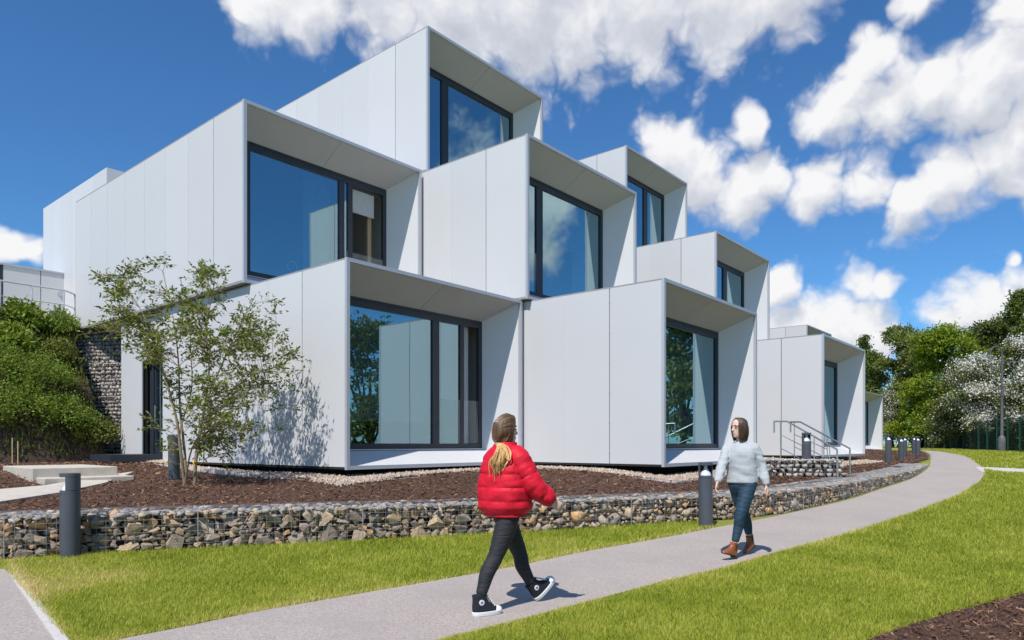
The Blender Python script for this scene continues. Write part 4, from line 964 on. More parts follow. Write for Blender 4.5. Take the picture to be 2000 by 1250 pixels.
# ---- slope planting
SG = 'plants on the embankment'
def shrub(s, f, r, h, n, leaf, m, seed, label, name='shrub', tint=.5, up=.3):
    rng = np.random.default_rng(seed); b = bank(s, f); o = empty(name, b); tag(o, label, 'shrub', SG); ncl = max(14, n//22)
    a = rng.uniform(0, 6.283, ncl); rr = r*np.sqrt(rng.uniform(0, 1, ncl)); cz = h*(1-(rr/r)**2*.8)*rng.uniform(.45, 1.0, ncl)
    cc = np.stack([np.cos(a)*rr, np.sin(a)*rr, cz], 1); ci = rng.integers(0, ncl, n); C = cc[ci]+rng.normal(0, .11, (n, 3))*np.array([1, 1, .8]); D = rng.normal(0, .7, (n, 3))+np.stack([np.cos(a)*rr, np.sin(a)*rr, 0*a+up], 1)[ci]
    t = np.clip(rng.normal(tint, .17, n)+rng.normal(0, .15, ncl)[ci], 0, 1)
    leafy('foliage', C+np.array(b), D, leaf*rng.uniform(.6, 1.35, n), leaf*rng.uniform(.35, .6, n), m, o, b, seed, tints=t)
    mb = MB()
    for q in cc[:10]: mb.tube([(0, 0, -.1), (q[0]*.4, q[1]*.4, q[2]*.5), tuple(q)], [.014, .01, .005], 4)
    mb.build('stems', 'barkd', o); return o
SP = [(.02,.10,.55,.75,1500,.09,'leafY','yellow-green bushy shrub at the foot of the bank beside the steps'), (.08,.16,.7,1.0,2400,.075,'leafS','fine-leaved green shrub low on the bank next to the gabions'),
      (.16,.22,.8,1.15,3000,.075,'leafS','broad fine-leaved green shrub spreading across the lower bank'), (.24,.18,.8,1.1,2600,.075,'leafS','green shrub low on the bank in front of bare stems'),
      (.10,.42,.75,1.0,3000,.07,'leafS','bright green feathery shrub halfway up the bank by the gabions'), (.18,.46,.85,1.1,3400,.07,'leafS','dense bright green shrub halfway up the bank'),
      (.27,.45,.85,1.1,3000,.07,'leafS','rounded green shrub halfway up beside the frame edge'), (.05,.66,.5,.7,1100,.10,'leafY','yellow flowering weed clump above the gabion shoulder'),
      (.13,.72,.6,.75,900,.22,'leafS','large-leaved weed with pale leaves high on the bank'), (.22,.74,.7,.8,1900,.10,'leafO','olive rough shrub high on the bank'),
      (.02,.93,.45,.75,1500,.09,'leafS','green clump on the bank top against the gabion corner'), (.09,.95,.5,.75,1000,.17,'leafS','leafy clump on the bank top below the railing'), (.17,.95,.55,.7,1600,.09,'leafO','olive clump on the bank top under the railing'),
      (.25,.95,.6,.75,1700,.09,'leafY','yellowing clump of weeds at the terrace edge'), (.34,.30,.9,1.1,2400,.08,'leafS','green shrub at the outer lower bank'), (.34,.7,.9,1.0,2400,.08,'leafS','green shrub at the outer upper bank')]
for i, (s_, f_, r_, h_, n_l, lf, m_n, lb_) in enumerate(SP): shrub(s_, f_, r_, h_, int(n_l*1.5), lf, m_n, 200+i, lb_)
rng = np.random.default_rng(9); C, D = [], []
for i in range(5200):
    b = bank(rng.uniform(0, .5), rng.uniform(.02, 1)); C.append(tuple(b+Vector((rng.normal(0, .05), rng.normal(0, .05)-.03, rng.uniform(0, .12))))); D.append((rng.normal(0, .3), rng.normal(0, .3)-.2, 1))
tag(leafy('rough_grass', C, D, rng.uniform(.1, .32, 5200), rng.uniform(.012, .05, 5200), 'leafY', None, (0, 0, 0), 4, .35), 'rough grass and weeds between the shrubs on the bank', 'grass', kind='stuff')
# thin wooden stakes at the foot of the bank
for (u, v0, v1, lb_) in ((24, 912, 855, 'taller thin wooden stake at the foot of the planted bank'), (35, 912, 862, 'shorter thin wooden stake beside a taller one below the bank')):
    a = P(u, v0, 15.4); b = P(u, v1, 15.5); mb = MB(); mb.tube([a, b], .011, 7); tag(mb.build('wooden_stake', 'wood', None, a), lb_, 'stake', 'stakes below the bank')

# ================================================================== FENCE AND LAMP POST
def fence():
    a, b = Vector((40.5, 69, 0)), Vector((24.6, 31.0, 0)); ln = (b-a).length; n = 17; d = (b-a).normalized()
    o = empty('mesh_fence', (b.x, b.y, gz(b.y))); tag(o, 'green welded mesh fence running below the hedgerow trees', 'fence'); org = Vector((b.x, b.y, gz(b.y)))
    for i in range(n+1):
        p = a.lerp(b, i/n); z = gz(p.y); mb = MB(); mb.box((p.x-.035, p.y-.035, z-.2), (p.x+.035, p.y+.035, z+1.95)); mb.build('post', 'fence', o, org)
    for i in range(n):
        p, q = a.lerp(b, i/n), a.lerp(b, (i+1)/n); mb = MB()
        for k in range(10):
            z = .06+k*.2; mb.tube([(p.x, p.y, gz(p.y)+z), (q.x, q.y, gz(q.y)+z)], .006, 3)
        for k in range(1, 46):
            c = p.lerp(q, k/46); mb.tube([(c.x, c.y, gz(c.y)+.04), (c.x, c.y, gz(c.y)+1.9)], .004, 3)
        mb.build('mesh_panel', 'fencewire', o, org)
fence()
def lamp():
    b = G(1957, 881.5); b = Vector((b.x, b.y, gz(b.y))); y = b.y; sc_ = y/F; o = empty('lamp_post', b); tag(o, 'weathered swan-neck lamp post standing before the blossom', 'lamp post')
    H = (881.5-676)*sc_; s = H/6.0
    mb = MB(); mb.tube([(0, 0, -.1), (0, 0, .05), (0, 0, .72*s), (0, 0, .80*s), (0, 0, .92*s)], [.19*s, .2*s, .2*s, .16*s, .09*s], 12); mb.build('base', 'lampgreen', o, smooth=True)
    mb = MB(); mb.tube([(0, 0, .9*s), (0, 0, 1.1*s), (0, 0, 1.12*s), (0, 0, 3.2*s)], [.09*s, .085*s, .075*s, .068*s], 10); mb.build('lower_column', 'lampgreen', o, smooth=True)
    mb = MB(); mb.tube([(0, 0, 3.16*s), (0, 0, 3.3*s)], .10*s, 10); mb.tube([(0, 0, 3.3*s), (0, 0, 5.3*s)], [.06*s, .05*s], 10); mb.build('upper_column', 'lampgreen', o, smooth=True)
    arc = [Vector((-.33*s+.33*s*math.cos(t_), 0, 5.62*s+.36*s*math.sin(t_))) for t_ in np.linspace(0, math.pi, 15)]
    mb = MB(); mb.tube([(0, 0, 5.28*s)]+arc+[(-.66*s, 0, 5.5*s)], .034*s, 8); mb.build('swan_neck', 'lampgreen', o, smooth=True)
    mb = MB(); mb.tube([(-.66*s, 0, 5.52*s), (-.66*s, 0, 5.42*s), (-.66*s, 0, 5.28*s)], [.05*s, .11*s, .15*s], 12); mb.build('lantern', 'lampgreen', o, smooth=True)
lamp()

# ================================================================== PEOPLE
MT['skin'] = mat('skin', (.70, .46, .36), .5, var=.06, scale=20, spec=.35)
MT['red'] = mat('red_nylon_puffer', (.62, .010, .030), .55, var=.16, scale=14, bump=.008, bscale=20, spec=.25)
MT['black'] = mat('black_stretch_denim', (.022, .022, .026), .7, var=.3, scale=18, bump=.014, bscale=9, stretch=(1, 1, 4.5))
MT['blue'] = mat('dark_blue_denim', (.016, .046, .078), .68, var=.4, scale=9, bump=.014, bscale=9, stretch=(1, 1, 4.0))
MT['grey'] = mat('pale_grey_blue_jersey', (.43, .45, .465), .85, var=.10, scale=60, bump=.008, bscale=12, stretch=(1.6, 1.6, 1))
MT['canvas'] = mat('black_canvas', (.014, .016, .024), .8, var=.15, scale=40)
MT['white'] = mat('white_rubber', (.78, .78, .76), .5, var=.04)
MT['brown'] = mat('tan_leather', (.26, .075, .025), .35, var=.25, scale=14, bump=.002, bscale=40)
MT['sole'] = mat('dark_boot_sole', (.04, .025, .018), .6, var=.1)
MT['elastic'] = mat('boot_elastic', (.07, .035, .022), .8, var=.2, scale=60)
MT['hair_d'] = mat('dark_brown_hair', (.066, .037, .022), .42, var=.6, scale=45, bump=.006, bscale=90, stretch=(1, 1, .15), spec=.5)
MT['hair_m'] = mat('mid_brown_hair', (.12, .066, .036), .42, var=.6, scale=45, bump=.006, bscale=90, stretch=(1, 1, .15), spec=.5)
MT['hair_b'] = mat('blonde_ponytail', (.66, .42, .18), .42, var=.45, scale=50, bump=.004, bscale=110, stretch=(1, 1, .1), spec=.5)
MT['eye'] = mat('eye', (.02, .015, .012), .15, var=.1)
MT['lip'] = mat('lip', (.42, .13, .11), .4, var=.05)
MT['starblue'] = mat('patch_blue', (.02, .06, .2), .6, var=.05)

def ell(c, ax, ay, rx, ry, n=24, p=2.0, front=1.0):
    """superellipse ring about c in the plane of ax, ay; the +ay half scaled by front"""
    out = []
    for k in range(n):
        a = 2*math.pi*k/n; x, y = math.cos(a), math.sin(a); x = math.copysign(abs(x)**(2/p), x); y = math.copysign(abs(y)**(2/p), y)
        out.append(Vector(c)+ax*(x*rx)+ay*(y*ry*(front if y > 0 else 1)))
    return out
def limb(mb, pts, rads, sides=14, per=5):
    c = catmull([Vector(p) for p in pts], per); rr = np.interp(np.linspace(0, len(rads)-1, len(c)), range(len(rads)), rads); mb.tube(c, list(rr), sides); return mb
def fuse(mb, vox, smooth_it=5):
    """union of overlapping closed shells as one continuous surface"""
    me = bpy.data.meshes.new('fuse'); me.from_pydata([tuple(v) for v in mb.v], [], mb.f); me.update()
    bm = bmesh.new(); bm.from_mesh(me); bmesh.ops.recalc_face_normals(bm, faces=bm.faces); bm.to_mesh(me); bm.free()
    ob = bpy.data.objects.new('fuse', me); COL.objects.link(ob)
    r = ob.modifiers.new('r', 'REMESH'); r.mode = 'VOXEL'; r.voxel_size = vox; r.use_smooth_shade = True
    s = ob.modifiers.new('s', 'SMOOTH'); s.factor = .5; s.iterations = smooth_it
    dg = bpy.context.evaluated_depsgraph_get(); out = bpy.data.meshes.new_from_object(ob.evaluated_get(dg)); bpy.data.objects.remove(ob); return out
def put(name, me, m, parent, base):
    me.name = name; me.transform(Matrix.Translation(-Vector(base))); me.materials.clear(); me.materials.append(MT[m]); return link(name, me, parent)
def hand(mb, wrist, d, nrm, side, curl=.5, s=1.0):
    """palm and five fingers: d along the hand, nrm out of the palm, side towards the thumb"""
    d = d.normalized(); side = (side-d*side.dot(d)).normalized(); nrm = d.cross(side)*(1 if d.cross(side).dot(nrm) > 0 else -1)
    w = Vector(wrist); rs = []
    for f, a, b in ((-.02, .026, .021), (.0, .027, .019), (.03, .036, .016), (.06, .041, .015), (.085, .040, .013), (.092, .034, .009)): rs.append(ell(w+d*(f*s), side, nrm, a*s, b*s, 14))
    mb.rings(rs)
    for k, (o_, ln) in enumerate(((.030, .066), (.010, .076), (-.011, .070), (-.030, .054))):
        p = w+d*(.078*s)+side*(o_*s); c = curl*(1+.12*k); q = [p]; dd = d
        for j, (fr, an) in enumerate(((.42, c*.5), (.33, c*.8), (.25, c*.6))):
            dd = (dd*math.cos(an)+nrm*math.sin(an)).normalized(); q.append(q[-1]+dd*(ln*fr*s))
        mb.tube(q, [.0092*s, .0088*s, .008*s, .0058*s], 8)
    t0 = w+d*(.022*s)+side*(.026*s); t1 = t0+(d*.55+side*.75+nrm*.2).normalized()*(.036*s); t2 = t1+(d*.85+side*.35+nrm*.3).normalized()*(.028*s); t3 = t2+(d*.95+side*.1+nrm*.3).normalized()*(.022*s)
    mb.tube([t0, t1, t2, t3], [.0125*s, .0105*s, .0095*s, .0065*s], 8)
def head(mb, c, up, fw, s=1.0, ears=True):
    """skull, jaw, nose, ears; c is the centre, half a head is .11 m"""
    rt = fw.cross(up).normalized(); R_ = []
    tab = [(-.112,.020,.062,.020,.030),(-.106,.034,.080,.028,.018),(-.090,.047,.086,.040,0),(-.070,.055,.086,.060,0),(-.045,.061,.085,.078,0),(-.015,.066,.086,.090,0),(.015,.071,.087,.098,0),(.045,.074,.090,.101,0),(.075,.068,.080,.094,0),(.098,.050,.056,.072,0),(.111,.026,.028,.040,0),(.115,.008,.008,.012,0)]
    for (z, hw, fr, bk, sh) in tab:
        cc = c+up*(z*s)+fw*(sh*s); ring = []
        for k in range(28):
            a = 2*math.pi*k/28; x, y = math.cos(a), math.sin(a); ring.append(cc+rt*(x*hw*s)+fw*((y*(fr-sh) if y > 0 else y*bk)*s))
        R_.append(ring)
    mb.rings(R_)
    n0 = c+fw*(.082*s); mb.tube([n0+up*(.022*s), n0+fw*(.012*s)+up*(-.004*s), n0+fw*(.024*s)-up*(.024*s), n0+fw*(.004*s)-up*(.036*s)], [.008*s, .010*s, .013*s, .010*s], 8)
    mb.tube([n0-fw*(.006*s)-up*(.062*s)-rt*(.02*s), n0+fw*(.008*s)-up*(.060*s), n0-fw*(.006*s)-up*(.062*s)+rt*(.02*s)], [.007*s, .010*s, .007*s], 8)
    mb.tube([n0-fw*.012*s+up*.030*s-rt*.05*s, n0+up*.033*s-rt*.022*s, n0+fw*.003*s+up*.030*s, n0+up*.033*s+rt*.022*s, n0-fw*.012*s+up*.030*s+rt*.05*s], .009*s, 6)
    for q in ((-1, 1) if ears else ()): mb.tube([c+rt*(q*.066*s)-fw*.01*s+up*.022*s, c+rt*(q*.078*s)-fw*.016*s+up*.012*s, c+rt*(q*.072*s)-fw*.008*s-up*.022*s], [.010*s, .014*s, .008*s], 8)
def face_bits(c, up, fw, o, base, s=1.0):
    rt = fw.cross(up).normalized()
    for q in (-1, 1):
        e = c+fw*(.077*s)+rt*(q*.031*s)+up*(.006*s); mb = MB(); mb.tube([e-rt*.015*s, e-rt*.007*s+up*.002*s+fw*.006*s, e+rt*.007*s+up*.002*s+fw*.006*s, e+rt*.015*s], [.001, .0045*s, .0045*s, .001], 8); mb.build('eye', 'eye', o, base, smooth=True)
        b = c+fw*(.083*s)+rt*(q*.031*s)+up*(.030*s); mb = MB(); mb.tube([b-rt*q*.020*s+fw*.006*s, b+fw*.004*s+up*.005*s, b+rt*q*.022*s-fw*.014*s], [.003, .004*s, .002], 6); mb.build('eyebrow', 'hair_d', o, base, smooth=True)
    l = c+fw*(.088*s)-up*(.058*s); mb = MB(); mb.tube([l-rt*.023*s-fw*.010*s, l-rt*.010*s+up*.003*s, l+rt*.010*s+up*.003*s, l+rt*.023*s-fw*.010*s], [.002, .0055*s, .0055*s, .002], 8); mb.tube([l-rt*.020*s-fw*.010*s-up*.009*s, l-up*.010*s+fw*.001, l+rt*.020*s-fw*.010*s-up*.009*s], [.002, .006*s, .002], 8); mb.build('mouth', 'lip', o, base, smooth=True)
def shoe_frame(ankle, heel, toe):
    f = (toe-heel); L_ = f.length; f.normalize(); u = (ankle-heel); u = (u-f*u.dot(f)).normalized(); return f, u, f.cross(u), L_
def sneaker(o, base, ankle, heel, toe, outer):
    f, u, r, L_ = shoe_frame(ankle, heel, toe); W_ = .047
    def outline(z, x0, x1, w, n=22, pw=2.4): c = heel+f*((x0+x1)/2*L_)+u*z; return ell(c, f, r, (x1-x0)/2*L_, w, n, pw)
    mb = MB(); mb.rings([outline(0, .0, 1.0, W_), outline(.004, -.01, 1.01, W_+.002), outline(.030, -.01, 1.0, W_+.002), outline(.032, 0, .98, W_-.002)]); mb.build('rubber_sole', 'white', o, base, smooth=True)
    mb = MB(); mb.rings([outline(.028, .01, .96, W_-.003), outline(.045, .0, .92, W_-.004), outline(.062, -.005, .80, W_-.006), outline(.080, .0, .66, W_-.008), outline(.105, .01, .54, W_-.010), outline(.135, .01, .47, W_-.011), outline(.160, -.005, .46, W_-.011), outline(.162, .02, .43, W_-.018)]); up_ = mb.build('canvas_upper', 'canvas', o, base, smooth=True)
    mb = MB(); c0 = heel+f*(.84*L_)+u*.028; mb.rings([ell(c0+u*z, f, r, a, b, 18) for z, a, b in ((0, .17*L_, W_-.001), (.012, .165*L_, W_-.002), (.024, .13*L_, W_-.010), (.031, .07*L_, .022))]); mb.build('toe_cap', 'white', o, base, smooth=True)
    mb = MB()
    for k in range(6):
        t = k/5; c = heel+f*((.72-.26*t)*L_)+u*(.070+.088*t); w = .024; e = r*w; j = f*.006; mb.tube([c-e-u*.004, c+j+u*.003, c+e-u*.004], .0042, 6)
        if k: mb.tube([c-e-u*.004, c+f*.03*L_/.25*.25+e*.6-u*.010], .0035, 5)
    mb.build('laces', 'white', o, base, smooth=True)
    c = heel+f*(.24*L_)+u*.105+r*(outer*(W_-.010)); mb = MB(); mb.tube([c-r*outer*.004, c+r*outer*.0035], .0215, 22); pt = mb.build('ankle_patch', 'white', o, base)
    mb = MB(); cc = c+r*(outer*.0036); V = [cc+r*(outer*.001)+(f*math.cos(a)+u*math.sin(a))*(.013 if k % 2 == 0 else .0055) for k, a in enumerate([math.pi/2+math.pi*k/5 for k in range(10)])]; V2 = [v+r*(outer*.0012) for v in V]
    mb.rings([V, V2]); mb.build('star', 'starblue', pt, (0, 0, 0) if False else base)
def boot(o, base, ankle, heel, toe):
    f, u, r, L_ = shoe_frame(ankle, heel, toe); W_ = .043
    def outline(z, x0, x1, w, n=22, pw=2.2): c = heel+f*((x0+x1)/2*L_)+u*z; return ell(c, f, r, (x1-x0)/2*L_, w, n, pw)
    mb = MB(); mb.rings([outline(.016, .0, 1.0, W_), outline(.026, -.01, 1.01, W_+.002), outline(.028, 0, 1.0, W_)]); mb.rings([outline(0, .0, .30, W_-.006), outline(.017, -.005, .31, W_-.003)]); mb.build('sole', 'sole', o, base, smooth=True)
    mb = MB(); mb.rings([outline(.026, .01, .985, W_-.002), outline(.040, .0, .97, W_-.003), outline(.058, -.01, .86, W_-.006), outline(.075, -.005, .70, W_-.008), outline(.10, .01, .56, W_-.009), outline(.135, .02, .50, W_-.008), outline(.165, .01, .49, W_-.006), outline(.167, .04, .46, W_-.012)]); mb.build('leather_upper', 'brown', o, base, smooth=True)
    for q in (-1, 1):
        c = heel+f*(.25*L_)+r*(q*(W_-.0075)); mb = MB(); mb.hexa([c-f*.012+u*.085-r*q*.006, c+f*.012+u*.085-r*q*.006, c+f*.012+u*.085+r*q*.002, c-f*.012+u*.085+r*q*.002, c-f*.024+u*.150-r*q*.006, c+f*.024+u*.150-r*q*.006, c+f*.024+u*.150+r*q*.002, c-f*.024+u*.150+r*q*.002]); mb.build('elastic_gusset', 'elastic', o, base)
def wrinkle(mb, amp, sc, seed):
    for v in mb.v:
        d = noise.noise_vector(v*sc+Vector((seed, 0, 0))); v += d*amp
Zv = Vector((0, 0, 1))
def locks(mb, paths, r, rng):
    for p in paths: mb.tube(catmull(p, 4), [r*q for q in np.interp(np.linspace(0, 1, 4*(len(p)-1)+1), [0, .25, .75, 1], [.7, 1, .9, .25])], 6, flat=.6)

def woman_red():
    h = Vector((.72, .69, 0)).normalized(); r = Vector((h.y, -h.x, 0)); rng = random.Random(3)
    base = G(1000, 1196); o = empty('person', base); tag(o, 'person in red puffer jacket, black jeans and high-top canvas shoes striding along the path', 'person')
    Yc = 5.60
    pel = P(986, 1000, Yc); pel.z = .84; neck = P(986, 872, Yc+.0); hc = P(987, 841, Yc)
    kR, aR = P(966, 1088, 5.47), P(939, 1168, 5.40); kL, aL = P(1014, 1082, 5.78), P(1041, 1148, 5.86)
    hR, hL = pel+r*.085, pel-r*.085
    heelR, toeR = P(923, 1203, 5.34), P(972, 1206, 5.37); heelR.z = toeR.z = .012; toeR = heelR+(toeR-heelR).normalized()*.26 if (toeR-heelR).length < .2 else toeR
    toeR = heelR+Vector((.86, .5, 0)).normalized()*.25
    heelL = P(1047, 1178, 5.86); heelL.z = .014; toeL = heelL+Vector((.62, .42, .62)).normalized()*.25
    aR = heelR+(toeR-heelR).normalized()*.06+Zv*.13; fL = (toeL-heelL).normalized(); uL = (Zv-fL*Zv.dot(fL)).normalized(); aL = heelL+fL*.05+uL*.13
    sR, sL = P(1011, 894, Yc-.10), P(966, 898, Yc+.12); eR, wR = P(1040, 946, 5.47), P(1078, 980, 5.52); eL, wL = P(957, 948, Yc+.30), P(982, 978, Yc+.44)
    up = (Zv*.97+h*.12).normalized(); fw = Vector((.86, .50, .02)).normalized(); up = (up-fw*up.dot(fw)).normalized()
    # body: one continuous skin surface
    mb = MB(); head(mb, hc, up, fw, 1.0, False); limb(mb, [neck-Zv*.08, neck, hc-up*.05-fw*.015], [.06, .048, .05], 14)
    tr = [(pel-Zv*.06, .12, .09), (pel+Zv*.05, .14, .10), (pel+Zv*.20, .115, .085), (pel+Zv*.34, .135, .095), (neck-Zv*.06, .13, .075), (neck-Zv*.01, .05, .05)]
    mb.rings([ell(c, r, h, a, b) for c, a, b in tr])
    for s_, e_, w_ in ((sR, eR, wR), (sL, eL, wL)): limb(mb, [s_.lerp(neck-Zv*.05, .3), s_, e_, w_], [.05, .045, .034, .022])
    for a_, k_, h_ in ((aR, kR, hR), (aL, kL, hL)): limb(mb, [h_, h_.lerp(k_, .5), k_, k_.lerp(a_, .4), a_], [.065, .055, .036, .033, .024])
    hand(mb, wR, P(1094, 990, 5.55)-wR, Vector((-.3, .6, -.6)), Vector((.4, .2, .9)), .45, .95); hand(mb, wL, h+Vector((0, 0, -.3)), Vector((0, 0, -1)), r, .6, .95)
    for (hh, tt) in ((heelR, toeR), (heelL, toeL)): limb(mb, [hh.lerp(tt, .2)+Zv*.06, hh.lerp(tt, .5)+Zv*.045, hh.lerp(tt, .75)+Zv*.04], [.022, .020, .013])
    put('body', fuse(mb, .006, 3), 'skin', o, base); face_bits(hc, up, fw, o, base)
    # jeans
    mb = MB(); mb.rings([ell(pel+Zv*z, r, h, a, b, 24, 2.2) for z, a, b in ((-.10, .10, .085), (-.05, .155, .12), (.02, .165, .125), (.10, .15, .11), (.12, .14, .10))])
    for a_, k_, h_ in ((aR, kR, hR), (aL, kL, hL)):
        n_ = Zv*.0; limb(mb, [h_+Zv*.02, h_.lerp(k_, .5)+h*.01, k_+h*.008, k_.lerp(a_, .35)-h*.018, k_.lerp(a_, .7)-h*.006, a_+(k_-a_).normalized()*.03], [.092, .085, .062, .061, .049, .043], 18)
    me = fuse(mb, .008, 6)
    put('jeans', me, 'black', o, base)
    sneaker(o, base, aR, heelR, toeR, 1); sneaker(o, base, aL, heelL, toeL, 1)
    # puffer jacket: quilted torso, sleeves, collar
    z0, z1 = .775, 1.325; n_r = 72; rs = []
    bot = pel.copy(); bot.z = z0; topc = neck.copy(); topc.z = z1
    for i in range(n_r+1):
        f = i/n_r; c = bot.lerp(topc, f); a = np.interp(f, [0, .03, .10, .35, .62, .80, .90, .96, 1], [.185, .204, .224, .230, .218, .188, .146, .108, .085]); b = np.interp(f, [0, .03, .10, .35, .62, .80, .90, .96, 1], [.145, .166, .186, .190, .172, .144, .118, .096, .080])
        q = (f*5.15+.02) % 1.0; puff = .015*(math.sin(math.pi*q)**.30)-.008
        ring = ell(c, r, h, a+puff, b+puff, 56, 2.15)
        for k, v in enumerate(ring):
            dd = (v-c).normalized(); v += dd*(noise.noise(Vector((k*.9 % 50, f*11, 2)))*.004+noise.noise(v*9)*.010+noise.noise(Vector((v.x*34, v.y*34, v.z*14)))*.0075*(1.1-math.sin(math.pi*q)*.6))
        rs.append(ring)
    mb = MB(); mb.rings(rs)
    for s_, e_, w_ in ((sR, eR, wR), (sL, eL, wL)):
        pts = catmull([s_.lerp(neck-Zv*.06, .55), s_+Zv*.005, s_.lerp(e_, .5), e_, e_.lerp(w_, .5), w_+(w_-e_).normalized()*.004], 12); m_ = len(pts); rad = []
        for i in range(m_):
            f = i/(m_-1); q = (f*6.2) % 1.0; rad.append(np.interp(f, [0, .15, .35, .6, .85, .96, 1], [.060, .084, .092, .084, .074, .064, .045])+.010*(math.sin(math.pi*q)**.3)-.007)
        k0 = len(mb.v); mb.tube(pts, rad, 28)
        for v in mb.v[k0:]: v += noise.noise_vector(v*13)*.010+noise.noise_vector(v*38)*.005
    cr = []
    for z, a, b, t_ in ((-.045, .105, .10, 0), (-.01, .098, .094, .004), (.035, .094, .090, .01), (.05, .09, .086, .012), (.05, .078, .075, .012), (.02, .076, .072, .008), (-.03, .076, .072, .004)): cr.append(ell(neck+Zv*(z-.015)+h*t_, r, h, a, b, 30))
    mb.rings(cr, cap=False)
    mb.build('puffer_jacket', 'red', o, base, smooth=True)
    mb = MB(); hem = []
    for z, g_ in ((0, -.008), (.006, .0), (.03, .0), (.036, -.008)): hem.append(ell(bot+Zv*(z-.02), r, h, .196+g_, .152+g_, 40, 2.15))
    mb.rings(hem); mb.build('jacket_hem', 'red', o, base, smooth=True)
    # hair: brown cap drawn back into a blonde ponytail
    rt = fw.cross(up).normalized(); tie = hc-fw*.082-up*.098; mb = MB(); paths = []
    for k in range(110):
        a = math.pi*(k+.5)/110*2+rng.uniform(-.03, .03); d = (rt*math.cos(a)+up*math.sin(a)); st = hc+fw*(.045+.03*max(0, math.sin(a)))+rt*(math.cos(a)*.074)+up*(math.sin(a)*(.105 if math.sin(a) > 0 else .05)+.012)
        if math.sin(a) < -.3: st = hc-fw*(.012+.03*(-math.sin(a)))+rt*(math.cos(a)*.072)-up*(.055+.05*(-math.sin(a)))
        m1 = hc-fw*.01+rt*(math.cos(a)*.082)+up*(math.sin(a)*(.112 if math.sin(a) > 0 else .095)+.014); m2 = hc-fw*.088+rt*(math.cos(a)*.060)+up*(math.sin(a)*(.070 if math.sin(a) > 0 else .075)-.012)
        paths.append([st, m1+Vector((rng.gauss(0, .002), rng.gauss(0, .002), rng.gauss(0, .002))), m2, tie])
    locks(mb, paths, .0085, rng)
    R_ = []
    for z, s_ in ((-.10, .72), (-.07, .88), (-.03, .97), (.02, 1.03), (.06, 1.02), (.09, .82), (.112, .45), (.121, .1)):
        R_.append(ell(hc-fw*.010+up*(z-.004), rt, -fw, .071*s_, .092*s_, 26, 2.0, 1.0))
    mb.rings(R_); mb.build('hair', 'hair_m', o, base, smooth=True)
    mb = MB(); paths = []; tp = P(970, 915, Yc-.19); td = P(976, 893, Yc-.20); tie2 = P(982, 876, Yc-.16)
    for k in range(80):
        j = Vector((rng.gauss(0, .024), rng.gauss(0, .012), rng.gauss(0, .012))); j2 = j*.8+Vector((rng.gauss(0, .012), rng.gauss(0, .008), rng.gauss(.01, .04)))
        paths.append([tie+j*.2, tie.lerp(tie2, .7)+j*.55, td.lerp(tie2, .4)+j, td.lerp(tp, .4)+j*1.25+Vector((rng.gauss(0, .006), 0, 0)), tp+j2])
    locks(mb, paths, .0075, rng); mb.build('ponytail', 'hair_b', o, base, smooth=True)
    mb = MB(); rr = [tie.lerp(tie2, .25)+(rt*math.cos(t_)+Vector((0, 0, 1)).cross(rt)*math.sin(t_)*.6+Zv*math.sin(t_)*.5)*.018 for t_ in np.linspace(0, 6.283, 13)]; mb.tube(rr, .006, 6); mb.build('hair_tie', 'black', o, base, smooth=True)
woman_red()

